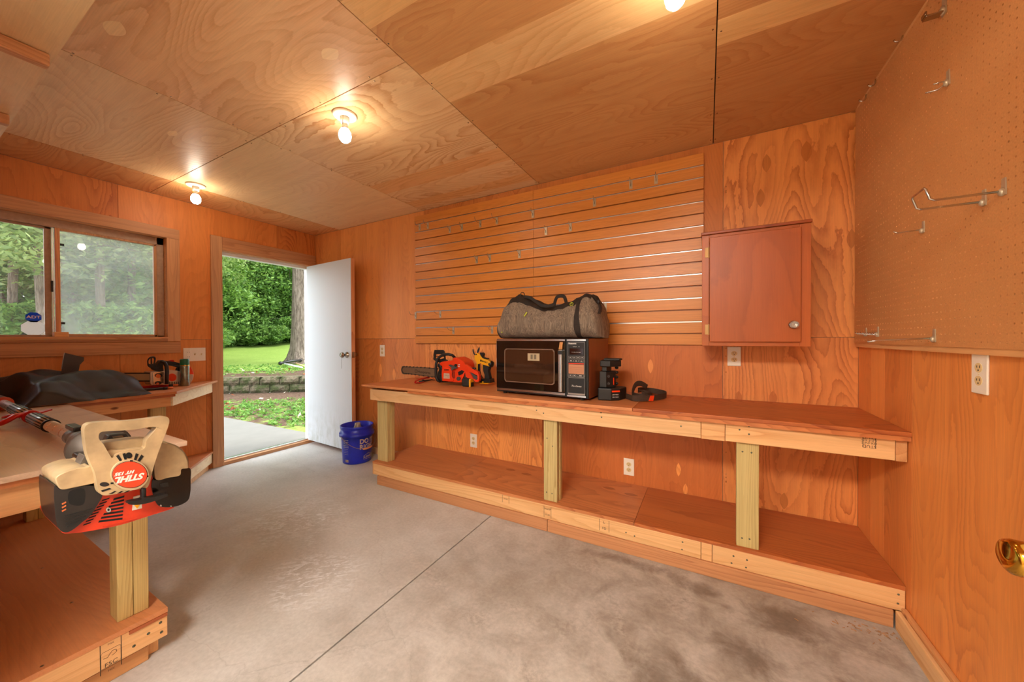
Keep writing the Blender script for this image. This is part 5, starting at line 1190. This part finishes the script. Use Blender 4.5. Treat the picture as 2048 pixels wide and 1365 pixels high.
# ---------------------------------------------------------------- charger stack and strap right of the microwave
t = thing('battery_charger', 'black wall-mount battery charger with a red stripe standing right of the microwave', 'battery charger', V(3.56, -.30, BH))
def ubox(nm, m, par, pts, z0_, z1_, bev=.003): return MB().prism([V(x, y, z0_) for x, y in pts], (0, 0, z1_-z0_)).build(nm, m, par, bevel=bev)
k0 = at(1195.5, 801, 'z', BH); k1 = at(1222, 802.5, 'z', BH); k2 = at(1236, 801, 'z', BH)
fx = unit(k1-k0); fy = V(-fx[1], fx[0], 0)
def L_(a, b): p = k0+fx*a+fy*b; return (p[0], p[1])
w1 = float((k1-k0)@fx)
ubox('charger_base', M_black, t, [L_(0, 0), L_(w1, 0), L_(w1+.05, .03), L_(w1+.085, .12), L_(w1+.02, .17), L_(0, .17)], BH+.0005, BH+.075, .006)
nrm_ = unit(V(*(np.array(L_(w1+.05, .03))-np.array(L_(w1, 0))), 0)); on = V(nrm_[1], -nrm_[0], 0)
a_ = V(*L_(w1, 0), 0); b2 = V(*L_(w1+.05, .03), 0)
MB().prism([a_+nrm_*.006+V(0, 0, BH+.052), b2+V(0, 0, BH+.052), b2+V(0, 0, BH+.062), a_+nrm_*.006+V(0, 0, BH+.062)], on*.001).build('red_stripe', M_orange, t)
for k in range(2): text('20V MAX', .010, M_wlet, 'lettering', t, (a_+b2)/2+V(0, 0, BH+.022+k*.015), nrm_, V(0, 0, 1), .0002, .0008)
ubox('upright', M_black, t, [L_(.006, .035), L_(w1*.6, .03), L_(w1+.02, .075), L_(w1+.02, .14), L_(.006, .14)], BH+.0755, BH+.175, .004)
ubox('upright_neck', M_black, t, [L_(.02, .05), L_(w1*.62, .05), L_(w1*.9, .085), L_(w1*.9, .13), L_(.02, .13)], BH+.1755, BH+.205, .003)
ubox('charger_head', M_black, t, [L_(.010, .03), L_(w1*.9, .02), L_(w1+.055, .07), L_(w1+.05, .14), L_(.01, .14)], BH+.2055, BH+.243, .004)
ubox('charger_lip', M_black, t, [L_(.03, .06), L_(w1+.045, .06), L_(w1+.06, .1), L_(w1+.05, .15), L_(.03, .15)], BH+.2435, BH+.254, .002)
e1_, e2_ = V(*L_(w1*.6, .03), 0), V(*L_(w1+.02, .075), 0); es_ = unit(e2_-e1_); eo = V(es_[1], -es_[0], 0)
for z in (.10, .145): MB().lathe([(.010, 0), (.010, .0015), (.007, .0015), (.006, .0002), (0, .0002)], e1_+es_*.018+V(0, 0, BH+z), eo, 16).build('screw_recess', M_grey, t)
MB().prism([e2_-es_*.016+V(0, 0, BH+.09), e2_-es_*.010+V(0, 0, BH+.09), e2_-es_*.010+V(0, 0, BH+.135), e2_-es_*.016+V(0, 0, BH+.135)], eo*.001).build('red_stripe', M_orange, t)
for z in (.095, .135, .165, .195): MB().ball(V(*L_(w1+.025, .11), BH+z), (.012, .012, .010), 10, 6).build('side_knob', M_black, t)
c = V(*L_(w1*.95, .032), BH+.222); MB().ball(c, .004, 8, 6).build('indicator', M_wlet, t)
# webbing strap coil
Mweb = plain('webbing_strap', (70, 50, 36), .75, noise=.3, nscale=120)
t = thing('webbing_strap', 'coiled dark webbing strap lying on the bench right of the charger', 'strap', V(3.70, -.22, BH))
cx_, cy_ = 3.735, -.215
def zz(a, b, h): return V(cx_+a, cy_+b, BH+h+.003)
strap([zz(-.085, -.12, .022), zz(-.03, -.165, .020), zz(.03, -.14, .02), zz(.09, -.09, .021), zz(.125, -.02, .022), zz(.11, .06, .022), zz(.04, .10, .022), zz(-.04, .09, .024), zz(-.08, .02, .024)], .0195, .0018, 'strap_loop', Mweb, t, flat=(0, 0, 1)) if False else None
def ribbon(pts, h, nm, m, th=.002):
    P = bez([tuple(p) for p in pts], 6, False); P = [np.array(p) for p in P]; mb = MB(); vs = []; n = len(P)
    for i, p in enumerate(P):
        d = P[min(i+1, n-1)]-P[max(i-1, 0)]; d[2] = 0; s = unit(V(d[1], -d[0], 0))*th/2
        vs += [p-s, p+s, p+s+V(0, 0, h), p-s+V(0, 0, h)]
    fs = [(i*4+k, i*4+(k+1) % 4, (i+1)*4+(k+1) % 4, (i+1)*4+k) for i in range(n-1) for k in range(4)]+[(3, 2, 1, 0), ((n-1)*4, (n-1)*4+1, (n-1)*4+2, (n-1)*4+3)]
    mb.add(vs, fs, smooth=False); return mb.build(nm, m, t)
def pz(u, v, y, h=0): p = at(u, v, 'y', y); return (p[0], p[1], BH+.0008+h)
ribbon([zz(-.10, -.10, .001), zz(-.05, -.155, .001), zz(.0, -.15, .001), zz(.05, -.115, .003), zz(.09, -.06, .004), zz(.12, .02, .006), zz(.10, .09, .008), zz(.03, .12, .014), zz(-.03, .09, .020), zz(-.05, .03, .024)], .034, 'strap_loop', Mweb)
ribbon([zz(-.06, -.07, .004), zz(-.02, -.10, .004), zz(.02, -.08, .006), zz(.04, -.03, .004), zz(.02, .03, .004), zz(-.03, .05, .006)], .036, 'strap_loop', Mweb)
strap([zz(-.06, -.09, .012), zz(-.065, -.06, .05), zz(-.055, -.01, .083), zz(-.03, .03, .085), zz(0., .07, .06)], .017, .002, 'strap_end', Mweb, t, flat=(1, -.3, 0))
strap([zz(-.03, -.03, .05), zz(.0, -.05, .045), zz(.035, -.075, .022), zz(.055, -.10, .006)], .016, .002, 'strap_end', Mweb, t, flat=(.4, .4, 1))
MB().prism([zz(.035, -.128, .002), zz(.060, -.112, .002), zz(.066, -.108, .034), zz(.045, -.122, .034)], (.0005, -.0012, 0)).build('orange_tag', M_orange, t)
# ---------------------------------------------------------------- blue bucket beside the door
Mbk = plain('blue_plastic', (34, 48, 200), .35, noise=.25, nscale=12)
bc = V(1.018, -.232, 0)
t = thing('bucket', 'blue plastic bucket with pale lettering on the floor beside the white door', 'bucket', bc)
MB().lathe([(.0, .006), (.122, .006), (.127, .001), (.131, .004), (.139, .15), (.144, .285), (.158, .285), (.158, .262), (.161, .262), (.161, .292), (.146, .296), (.149, .33), (.147, .334), (.152, .338), (.152, .346), (.1535, .350), (.1535, .360), (.149, .362), (.145, .36), (.140, .29), (.134, .15), (.124, .012), (0, .012)], bc, (0, 0, 1), 48, cap=False).build('pail', Mbk, t)
fd = math.atan2(CAM[1]-bc[1], CAM[0]-bc[0])      # azimuth facing the room
def wrapf(az0, z0_, R0=.1405, R1=.132):
    def f(x, y, o_):
        z = z0_+y; r = R1+(R0-R1)*z/.2+o_; a = az0+x/r; return V(bc[0]+r*math.cos(a), bc[1]+r*math.sin(a), z)
    return f
Mpl = plain('bucket_print', (200, 178, 158), .7)
# the lettering faces the right of the bucket seen from the room
for s_, z, sz in (('DO IT', .215, .062), ('RIGHT', .160, .062)): text(s_, sz, Mpl, 'lettering', t, bc, (1, 0, 0), (0, 0, 1), .0004, .0016, bold=.0022, wrap=wrapf(fd+.16, z), align='LEFT', sx=.95)
text("Lowe's", .036, Mpl, 'lettering', t, bc, (1, 0, 0), (0, 0, 1), .0004, .0016, bold=.001, wrap=wrapf(fd+.46, .062), align='LEFT')
w_ = wrapf(fd+.44, .062)
MB().tube([w_(x, y, .0022) for x, y in ((0, -.022), (0, .010), (.01, .014), (.04, .024), (.05, .030), (.06, .024), (.09, .014), (.115, .014), (.115, -.022), (.06, -.024), (0, -.022))], .0016, 5).build('roof_logo', Mpl, t)
Mlb = plain('faded_print', (140, 140, 170), .7)
for k in range(9):
    w_ = wrapf(fd-.78, .235-k*.017); a = .030 if k < 5 else .024
    MB().tube([w_(-a*(1 if k % 2 else .8), 0, .0016), w_(0, 0, .0016), w_(a, 0, .0016)], (.002 if k > 4 else .0045), 4).build('printed_notice', Mlb, t)
w_ = wrapf(fd-.74, .035)
MB().add([w_(-.018, -.012, .0012), w_(0, -.012, .0012), w_(.018, -.012, .0012), w_(.018, .012, .0012), w_(0, .012, .0012), w_(-.018, .012, .0012)], [(0, 1, 4, 5), (1, 2, 3, 4)]).build('barcode', Mpl, t)
for k in range(6): MB().tube([w_(-.014+k*.0055, -.009, .0016), w_(-.014+k*.0055, .009, .0016)], .0008, 4).build('barcode_line', M_black, t)
hA, hB = fd-1.0, fd+2.1; ra = .164
P_ = []
for u in np.linspace(0, 1, 22):
    a = hA+(hB-hA)*u; sag = math.sin(math.pi*u); r = ra+.004; P_.append(V(bc[0]+r*math.cos(a), bc[1]+r*math.sin(a), .272-.125*sag))
MB().tube(P_, .0022, 6).build('wire_handle', plain('rusty_wire', (168, 140, 116), .5, .6), t)
MB().tube(P_[9:14], .0075, 10).build('handle_grip', plain('tan_grip', (226, 150, 100), .6), t)
ft = thing('funnel_cone', 'grey and rusty metal cone sticking up out of the blue bucket', 'funnel', bc+V(-.02, 0, .05))
MB().lathe([(.092, .0), (.072, .16), (.044, .27), (.028, .315), (.026, .335), (.020, .335), (.022, .31), (.066, .15), (.088, .0)], bc+V(-.012, .010, .035), (.02, .01, 1), 24, cap=False).build('cone', plain('weathered_metal', (190, 172, 150), .5, .3, noise=.6, nscale=9), ft)
# ---------------------------------------------------------------- things on the window bench
T = Tr(V(.205, -1.35, 0), V(1, 0, 0), 280, 700, .083)
t = thing('chainsaw', 'small top-handle chainsaw with chrome body on the window bench', 'chainsaw', V(.18, -1.33, BZ))
Msil = plain('magnesium_silver', (206, 196, 184), .3, .6)
T.slab('engine_body', Msil, t, bez([(250, 560), (300, 530), (560, 520), (700, 490), (880, 500), (1000, 540), (1180, 590), (1280, 600), (1275, 700), (1220, 800), (1180, 850), (960, 850), (600, 845), (280, 845), (250, 700)], 4), .02, .13, .008, 3)
T.slab('clutch_cover', plain('polished_cover', (226, 214, 200), .2, .85), t, bez([(330, 545), (560, 535), (590, 600), (580, 780), (560, 840), (340, 840), (315, 700)], 4), .034, .014, .004, 3)
T.disc('cover_cutout', M_black, t, 450, 620, 95, .0346, .002, ry=55); T.disc('clutch_drum', plain('copper_drum', (216, 120, 70), .35, .6), t, 440, 635, 60, .036, .002, ry=50)
T.disc('cover_cutout', M_black, t, 440, 800, 85, .0346, .002, ry=42); T.disc('bar_nut', plain('copper_drum', (216, 120, 70), .35, .6), t, 430, 815, 35, .036, .002, ry=25)
T.disc('round_badge', M_orange, t, 775, 668, 105, .022, .002, ry=95)
text('STIHL', .020, M_black, 'lettering', t, T.P(790, 650, .0205), V(0, 1, 0), V(0, 0, 1), .0002, .0003)
text('012 AVP', .012, M_black, 'lettering', t, T.P(790, 690, .0205), V(0, 1, 0), V(0, 0, 1), .0002, .0003)
for k in range(6): T.slab('vent_slot', M_dark, t, [(700+k*42, 770), (716+k*42, 770), (716+k*42, 830), (700+k*42, 830)], .0215, .002, 0)
T.slab('rear_cap', M_orange, t, bez([(1190, 400), (1235, 440), (1275, 520), (1285, 590), (1180, 575)], 4), .015, .10, .006, 3)
T.slab('top_handle', M_black, t, bez([(430, 280), (500, 250), (560, 262), (700, 275), (960, 325), (985, 400), (960, 430), (800, 395), (680, 375), (600, 350), (560, 300)], 4), .005, .035, .006, 3)
T.slab('handle_post', M_black, t, [(900, 430), (985, 420), (975, 520), (870, 525)], .004, .03, .004)
T.slab('throttle_trigger', M_grey, t, [(780, 365), (960, 385), (955, 410), (780, 385)], .012, .015, .002)
T.slab('throttle_lock', M_red, t, bez([(700, 262), (790, 245), (815, 255), (830, 295), (720, 275)], 4), .0, .02, .003)
T.slab('front_housing', M_black, t, bez([(370, 430), (480, 285), (560, 300), (560, 420), (560, 530), (380, 500), (320, 440)], 4), .01, .06, .005, 3)
T.tube('loop_handle', M_black, t, [(480, 290), (540, 285), (600, 320), (640, 400), (650, 520), (645, 680), (640, 820)], [.02, .05, .07, .078, .08, .08, .07], .0125, 14)
hg = [bez([(190, 340), (190, 250), (250, 175), (340, 160), (385, 200), (375, 300), (350, 400), (260, 435), (200, 390)], 5), bez([(212, 320), (215, 255), (260, 205), (330, 200), (350, 240), (340, 320), (300, 345), (230, 345)], 5)]
MB().ring(T.poly(hg[0], .03), T.poly(hg[1], .03), V(-.016, 0, 0)).build('hand_guard', M_black, t, bevel=.003)
T.slab('hand_guard_bar', M_black, t, [(265, 200), (290, 200), (295, 345), (265, 345)], .028, .01, .001)
T.slab('hand_guard_arm', M_black, t, [(320, 430), (380, 380), (460, 450), (430, 490)], .02, .02, .002)
T.slab('guide_bar', plain('bar_grey', (150, 132, 108), .4, .7), t, [(-380, 560), (-340, 575), (250, 578), (250, 750), (-340, 745), (-380, 730)], .01, .004, 0)
cp = [T.P(x, y, .009) for x, y in [(240, 567), (0, 567), (-250, 567), (-370, 570), (-385, 660), (-370, 752), (-250, 755), (0, 755), (240, 755)]]
mb = MB(); mb.tube(cp, (.003, .0025), 6)
for y in (567, 755):
    for x in range(-360, 240, 26): c = T.P(x, y, .009); mb.box(c[0]-.0035, c[0]+.0035, c[1]-.006, c[1]+.005, c[2]-.004, c[2]+.0045)
mb.build('saw_chain', M_black, t)
# aerosol can
c = at(369.5, 772, 'z', BZ); c = c+V(.0, 0, 0)
top_ = at(369.5, 719, 'x', c[0])[2]; rcan = .030
t = thing('spray_can', 'aerosol can with dark green cap on the window bench', 'spray can', V(c[0]-.0, c[1], BZ)); cc_ = V(c[0]+.002, c[1], BZ+.0004); hC = (top_-BZ)*1.01
MB().lathe([(.0, 0), (rcan-.002, 0), (rcan, .003), (rcan, hC*.74), (rcan-.002, hC*.76), (0, hC*.76)], cc_, (0, 0, 1), 32, cap=False).build('can_body', plain('can_silver', (150, 158, 146), .25, .75, noise=.5, nscale=30), t)
MB().lathe([(rcan+.0006, hC*.745), (rcan+.0006, hC*.775)], cc_, (0, 0, 1), 32).build('gold_band', M_brass, t)
MB().lathe([(rcan-.0, hC*.776), (rcan, hC*.97), (rcan-.003, hC), (rcan*.45, hC*.99), (rcan*.4, hC*.92), (0, hC*.92)], cc_, (0, 0, 1), 32, cap=False).build('cap', plain('green_cap', (14, 96, 66), .3), t)
# two long stakes
for (u0, v0, u1, v1, h, m_, lb) in ((357, 770.5, 228, 778, .010, M_red, 'red stake with an orange tip and dark collar on the window bench'), (347, 776, 200, 787, .010, M_black, 'black stake with an orange tip along the front edge of the window bench')):
    a = at(u0, v0, 'z', BZ+h); b2 = at(u1, v1, 'z', BZ+h); d = unit(b2-a); b2 = a+d*.75; t = thing('marker_stake', lb, 'stake', a)
    MB().tube([a+d*.05, b2], .009, 12).build('shaft', m_, t)
    MB().lathe([(.0, 0), (.008, .002), (.010, .012), (.0102, .032), (.0, .032)], a, d, 14).build('tip', plain('orange_tip', (214, 120, 70), .5), t)
    MB().tube([a+d*.033, a+d*.058], .0098, 12).build('collar', M_black, t)
# black cover heap
Mcv = plain('black_nylon', (40, 37, 37), .42, bump=.3, nscale=260)
t = thing('black_cover', 'crumpled black nylon bag heaped on the window bench', 'fabric cover', V(.35, -1.95, BZ))
NXg, NYg = 44, 84
xs_ = np.linspace(.06, .66, NXg); ys_ = np.linspace(-2.45, -1.60, NYg)
def ridge(x, y, x0, y0, x1, y1, w, h, hh2=None):
    px_, py_ = x1-x0, y1-y0; L = px_*px_+py_*py_; u = max(0, min(1, ((x-x0)*px_+(y-y0)*py_)/L)); d = math.hypot(x-x0-px_*u, y-y0-py_*u); hh_ = h if hh2 is None else h+(hh2-h)*u
    return hh_*max(0, 1-(d/w)**1.7)
rg = [(.30, -2.10, .30, -1.80, .30, .150, .140), (.30, -1.82, .34, -1.66, .17, .135, .055), (.45, -2.45, .50, -2.05, .22, .16, .10), (.14, -2.2, .14, -1.9, .16, .14, .16), (.46, -2.05, .50, -1.70, .14, .07, .045), (.55, -2.4, .60, -2.1, .12, .08, .03)]
vs = []
for j, y in enumerate(ys_):
    for i, x in enumerate(xs_):
        h = max(ridge(x, y, *r) for r in rg)
        sm = sum(ridge(x, y, *r) for r in rg)*.12
        w = .016*math.sin(x*16+y*13+math.sin(y*9)*1.3)+.009*abs(math.sin(x*11-y*19))+.0025*math.sin(x*60+y*21)
        dm = min(1, max(0, (math.hypot(max(0, .36-x), y+2.212)-.050)/.07)); h *= dm; sm *= dm
        e = min(1, h/.04)*dm; edge = 1 if 0 < i < NXg-1 and 0 < j < NYg-1 else 0
        vs.append((x, y, BZ+.0015+max(0, h+sm*.5+w*e)*edge))
fs = []
for j in range(NYg-1):
    for i in range(NXg-1):
        q4 = (j*NXg+i, j*NXg+i+1, (j+1)*NXg+i+1, (j+1)*NXg+i)
        if max(vs[k][2] for k in q4) > BZ+.006: fs.append(q4)
mb = MB(); mb.add(vs, fs, smooth=True); o = mb.build('fabric', Mcv, t, sub=1)
fl_ = [at(u, v, 'x', .20) for u, v in ((121, 756), (126, 724), (129, 706), (150, 711), (168, 715), (168, 722), (160, 730), (154, 757))]
MB().prism(fl_, (-.003, 0, 0)).build('stiff_flap', plain('grey_nylon', (66, 58, 56), .5), t)
sp_ = [at(u, v, 'x', .202) for u, v in ((123, 738), (125.5, 722), (128.5, 706))]
MB().tube(sp_, .0022, 5).build('stitching', plain('pale_stitch', (180, 170, 160), .7), t)
# ---------------------------------------------------------------- pole pruner hanging off the near bench
T = Tr(V(2.60, 0, 0), V(1, 0, 0), 90, 810, .2052)
t = thing('pole_pruner', 'long petrol pole pruner, cream and orange engine hanging off the foreground bench end', 'garden power tool', V(2.3, -2.235, FZ))
Mor2 = plain('scuffed_orange', (212, 58, 24), .4, noise=.2, nscale=20)
Mchr = plain('polished_tube', (222, 222, 222), .28, .75)
Mblk2 = plain('oily_black', (38, 32, 28), .3, noise=.3, nscale=30)
Msil2 = plain('cast_grey', (120, 114, 106), .4, .5)
# shaft
sy, sz = -2.232, .863
def S_(x): return V(x, sy+.012*(2.3-x)/2, sz)
def tub(nm, m, x0, x1, r0, r1=None, n=20): return MB().tube([S_(x0), S_(x1)], [r0, r1 or r0], n).build(nm, m, t)
tub('drive_tube', Mchr, .40, 2.12, .0205)
for x0_, x1_ in ((.98, 1.31), (1.42, 1.72)):
    gp = MB().tube([S_(x0_), S_(x1_)], .0235, 20).build('ribbed_grip', plain('grip_silver', (190, 188, 184), .3, .8), t)
    rb = MB()
    for k in range(14):
        a = 2*math.pi*k/14; o_ = V(0, math.cos(a)*.0235, math.sin(a)*.0235); rb.tube([S_(x0_+.01)+o_, S_(x1_-.01)+o_], .0024, 6)
    rb.build('grip_ribs', M_black, gp)
tub('grip_end_ring', M_black, 1.72, 1.735, .0265)
tub('coupling', M_black, .62, .66, .034); tub('coupling_collar', plain('collar_orange', (196, 80, 50), .4), .66, .675, .0355); tub('coupling_sleeve', Msil2, .46, .62, .031, .034)
# red clip
cx0 = 1.36
rc = MB(); rc.tube([S_(cx0-.03), S_(cx0+.035)], .0275, 20); rc.build('carry_clip', M_red, t)
MB().prism([S_(cx0)+V(-.02, .02, .01), S_(cx0)+V(.03, .02, .01), S_(cx0)+V(.04, .055, .022), S_(cx0)+V(-.01, .055, .022)], (0, 0, .006)).build('clip_wing', M_red, t, bevel=.001)
P_ = [S_(cx0)+V(dx_, dy_, dz_) for dx_, dy_, dz_ in ((.0, -.02, .012), (.01, -.045, .010), (.02, -.062, -.002), (.01, -.075, -.012), (-.02, -.085, -.020), (-.05, -.08, -.018))]
MB().tube(P_, [(.017, .010)]*6, 10).build('clip_hook', M_red, t)
MB().tube([S_(cx0)+V(-.02, -.02, .012), S_(cx0)+V(-.03, -.05, .01), S_(cx0)+V(-.05, -.06, .004)], [(.015, .008)]*3, 10).build('clip_hook', M_red, t)
# clamp and gear housing
tub('tube_clamp', Msil2, 2.06, 2.13, .027); tub('tube_clamp', Msil2, 2.145, 2.19, .031)
MB().prism([S_(2.02)+V(0, -.012, .026), S_(2.13)+V(0, -.012, .026), S_(2.13)+V(0, .012, .026), S_(2.02)+V(0, .012, .026)], (0, 0, .016)).build('clamp_block', Mblk2, t, bevel=.003)
MB().tube([S_(2.10)+V(0, 0, .034), S_(2.165)+V(0, .012, .034)], .0055, 10).build('clamp_bolt', M_nickel, t)
mbh = MB().lathe([(.0, 0), (.030, .0), (.036, .03), (.0415, .07), (.042, .122), (.066, .132), (.072, .19), (0, .19)], S_(2.185)+V(0, 0, .001), (1, 0, 0), 32); mbh.build('clutch_housing', plain('cast_brown', (92, 82, 74), .45, .3), t)
# engine body
T.slab('shroud', Mor2, t, bez([(560, 870), (700, 800), (940, 700), (1045, 690), (1055, 880), (1120, 990), (1262, 1003), (1010, 1088), (720, 1178), (400, 1240), (250, 1256), (172, 1250), (125, 1185), (115, 1120), (300, 1060), (440, 980)], 5), .0, .17, .010, 3)
T.slab('engine_block', Mblk2, t, [(430, 560), (1080, 500), (1150, 700), (1000, 900), (520, 900)], -.012, .19, .012, 3)
T.slab('air_filter_box', Mblk2, t, bez([(95, 790), (150, 822), (300, 808), (400, 790), (500, 800), (560, 880), (505, 990), (440, 1085), (360, 1150), (300, 1200), (225, 1244), (160, 1235), (118, 1170), (102, 1085), (95, 1000), (88, 900)], 5), .010, .16, .014, 4)
T.slab('filter_window', M_dark, t, bez([(240, 850), (380, 820), (385, 950), (330, 985), (235, 960)], 4), .0112, .002, 0)
for k in range(4): T.slab('filter_rib', M_black, t, [(190+k*6, 1085+k*34), (470-k*34, 1010+k*36), (468-k*34, 1022+k*36), (192+k*6, 1098+k*34)], .0125, .004, .001)
for k in range(3): T.slab('filter_slot', plain('copper_drum', (216, 120, 70), .35, .6), t, [(165, 965+k*34), (205, 945+k*34), (207, 957+k*34), (168, 978+k*34)], .0122, .002, 0)
T.slab('cylinder_cover', M_cream, t, bez([(105, 712), (200, 655), (320, 618), (400, 610), (445, 600), (478, 650), (492, 700), (490, 762), (400, 786), (280, 812), (170, 830), (122, 790)], 5), .016, .15, .014, 4)
T.slab('muffler_cover', M_cream, t, bez([(1085, 400), (1140, 378), (1240, 395), (1330, 450), (1375, 520), (1395, 605), (1385, 620), (1330, 630), (1312, 690), (1200, 712), (1090, 732), (1066, 620)], 5), .006, .16, .016, 4)
T.slab('muffler_rim', plain('cream_dark', (150, 130, 96), .5), t, bez([(1140, 372), (1240, 380), (1330, 430), (1392, 520), (1400, 600), (1390, 610), (1370, 520), (1320, 450), (1235, 400), (1150, 384)], 4), -.06, .08, .004)
T.slab('fuel_tank', plain('black_tank', (16, 14, 12), .15, spec=.8), t, bez([(1050, 730), (1090, 738), (1200, 718), (1312, 696), (1320, 636), (1416, 622), (1420, 740), (1418, 850), (1388, 940), (1268, 994), (1115, 990), (1060, 890), (1040, 800)], 5), .004, .17, .014, 4)
T.slab('tank_seam', Mblk2, t, [(1120, 770), (1200, 760), (1205, 800), (1130, 805)], .0052, .002, 0)
for u in (1140, 1185): T.disc('tank_stud', Mblk2, t, u, 880, 14, .009, .006)
T.disc('chrome_stud', M_steel, t, 1130, 985, 10, .008, .006); T.disc('chrome_stud', M_steel, t, 1230, 990, 8, .008, .006)
# starter cover with loop handle
outer = bez([(386, 300), (388, 225), (425, 188), (520, 172), (850, 155), (1080, 126), (1175, 116), (1212, 145), (1200, 215), (1140, 370), (1090, 510), (1050, 640), (1020, 760), (985, 815), (900, 825), (800, 850), (690, 872), (600, 885), (555, 880), (522, 845), (505, 760), (485, 660), (440, 560), (405, 450)], 6)
inner = bez([(524, 300), (545, 268), (620, 258), (850, 245), (1000, 222), (1070, 218), (1080, 240), (1020, 310), (985, 360), (975, 420), (920, 448), (820, 455), (700, 480), (655, 520), (620, 470), (575, 395), (530, 340)], 6)
MB().ring(T.poly(outer, .040), T.poly(inner, .040), V(-.030, 0, 0), N=150).build('starter_cover', M_cream, t, bevel=.007, seg=4)
T.slab('handle_back', M_cream, t, bez([(560, 385), (700, 355), (980, 330), (990, 400), (900, 430), (760, 455), (620, 455)], 4), .012, .05, .008, 3)
T.slab('cover_bridge', M_cream, t, bez([(600, 450), (760, 440), (960, 420), (1000, 470), (1000, 760), (840, 840), (640, 790), (620, 560)], 4), .030, .04, .006)
T.disc('starter_dome', plain('cream_light', (196, 174, 138), .45, noise=.15, nscale=30), t, 828, 686, 186, .0465, .008, 48, ry=150)
T.disc('label_edge', M_dark, t, 828, 683, 172, .0478, .002, 48, ry=131)
T.disc('label_disc', plain('label_orange', (226, 70, 34), .4), t, 828, 683, 168, .0484, .002, 48, ry=127)
xd_ = unit(T.P(682, 722)-T.P(975, 672)); yd_ = unit(V(0, 0, -1)+0*xd_); yd_ = unit(yd_-xd_*(yd_@xd_))
c1_, c2_ = T.P(830, 712, .0484), T.P(780, 664, .0484)
text('STIHL', .0225, M_wlet, 'lettering', t, c1_, xd_, yd_, .0004, .0004, bold=.0010, shear=.25, sx=1.0)
text('HT 135', .0115, M_wlet, 'lettering', t, c2_, xd_, yd_, .0004, .0004, bold=.0006, shear=.25, sx=1.05)
for a in (62, 74, 88, 103, 118):
    ar = math.radians(a); 
    if a == 88: T.disc('vent_hole', M_dark, t, 820, 495, 32, .0415, .002, 20, ry=30); continue
    x0_, y0_ = 828+172*math.cos(ar), 683-142*math.sin(ar); x1_, y1_ = 828+262*math.cos(ar), 683-214*math.sin(ar)
    nx_, ny2 = -(y1_-y0_), x1_-x0_; l_ = math.hypot(nx_, ny2); nx_, ny2 = nx_/l_*11, ny2/l_*11
    T.slab('vent_slot', M_dark, t, [(x0_-nx_, y0_-ny2), (x0_+nx_, y0_+ny2), (x1_+nx_*1.3, y1_+ny2*1.3), (x1_-nx_*1.3, y1_-ny2*1.3)], .0412, .002, 0)
for q4 in ([(545, 838), (628, 812), (650, 820), (560, 852)], [(622, 872), (680, 842), (700, 842), (660, 868)], [(705, 866), (745, 842), (765, 842), (735, 862)], [(770, 858), (810, 838), (828, 836), (800, 854)], [(845, 836), (890, 812), (905, 812), (870, 832)]): T.slab('vent_slot', M_dark, t, q4, .0412, .002, 0)
T.disc('bolt_recess', Mblk2, t, 580, 778, 46, .0412, .002, 20, ry=22)
for x, y in ((842, 550), (655, 768), (995, 700)): T.slab('dome_notch', M_dark, t, [(x-14, y-8), (x+14, y-10), (x+14, y+6), (x-14, y+8)], .0470, .002, 0)
# slots in the orange shroud
for k in range(7):
    y = 900+k*36; T.slab('shroud_slot', M_dark, t, [(672-k*24, y+14), (775-k*3, y-14), (772-k*3, y+4), (664-k*24, y+34)], .0010, .003, 0)
for k in range(8):
    y = 915+k*34; x = 560-k*26; T.slab('shroud_slot', M_dark, t, [(x, y+14), (x+72, y-10), (x+64, y+4), (x-8, y+28)], .0010, .003, 0)
T.slab('shroud_ridge', Mor2, t, [(560, 1190), (900, 1105), (905, 1112), (570, 1198)], .002, .004, .0005)
T.disc('washer', M_steel, t, 620, 1026, 26, .004, .005, 20); T.disc('washer_hole', M_dark, t, 620, 1026, 12, .0045, .002, 12)
T.slab('warning_label', plain('label_white', (216, 208, 196), .5), t, [(862, 898), (940, 878), (945, 1010), (850, 1032)], .0016, .002, 0)
T.slab('warning_triangle', M_yellow, t, [(868, 976), (932, 966), (898, 1016)], .0022, .001, 0)
T.slab('warning_line', M_glet, t, [(866, 960), (940, 948), (940, 953), (866, 965)], .0022, .001, 0)
# pull grip
T.slab('grip_stem', M_black, t, [(942, 812), (992, 816), (990, 915), (946, 915)], .045, .018, .003, 3)
T.slab('pull_grip', M_black, t, bez([(810, 956), (840, 942), (940, 922), (960, 905), (1030, 905), (1100, 890), (1180, 872), (1202, 884), (1185, 898), (1100, 930), (1000, 962), (900, 978), (825, 974)], 5), .052, .022, .006, 3)
# small parts behind the handle
T.slab('throttle_lever', Mblk2, t, [(575, 370), (620, 295), (795, 278), (835, 330), (800, 350), (700, 350)], -.06, .03, .003)
T.slab('throttle_cable_block', M_nickel, t, [(650, 315), (760, 300), (790, 335), (690, 345)], -.055, .02, .002)
T.slab('side_bracket', Msil2, t, bez([(340, 600), (375, 510), (400, 500), (420, 560), (400, 610)], 4), -.03, .05, .004)

# wood chips swept into the corner by the bench
rs = np.random.RandomState(12); mb = MB()
for _ in range(46):
    x = 4.76-abs(rs.normal())*.13; y = -.575-abs(rs.normal())*.035-rs.uniform(0, .02); a = rs.uniform(0, 6.28); l = rs.uniform(.003, .011); w = rs.uniform(.001, .003)
    u_ = V(math.cos(a), math.sin(a), rs.uniform(-.1, .1)); w_ = V(-math.sin(a), math.cos(a), 0); c = V(min(x, 4.755), y, .0028)
    mb.prism([c-u_*l-w_*w, c+u_*l-w_*w*.5, c+u_*l*.8+w_*w, c-u_*l+w_*w*.7], (0, 0, .0015))
o = mb.build('wood_chips', plain('chip_wood', (190, 150, 110), .8, noise=.5, nscale=60)); tag(o, 'tiny wood chips and dust on the floor in the bench corner', 'debris', kind='stuff')
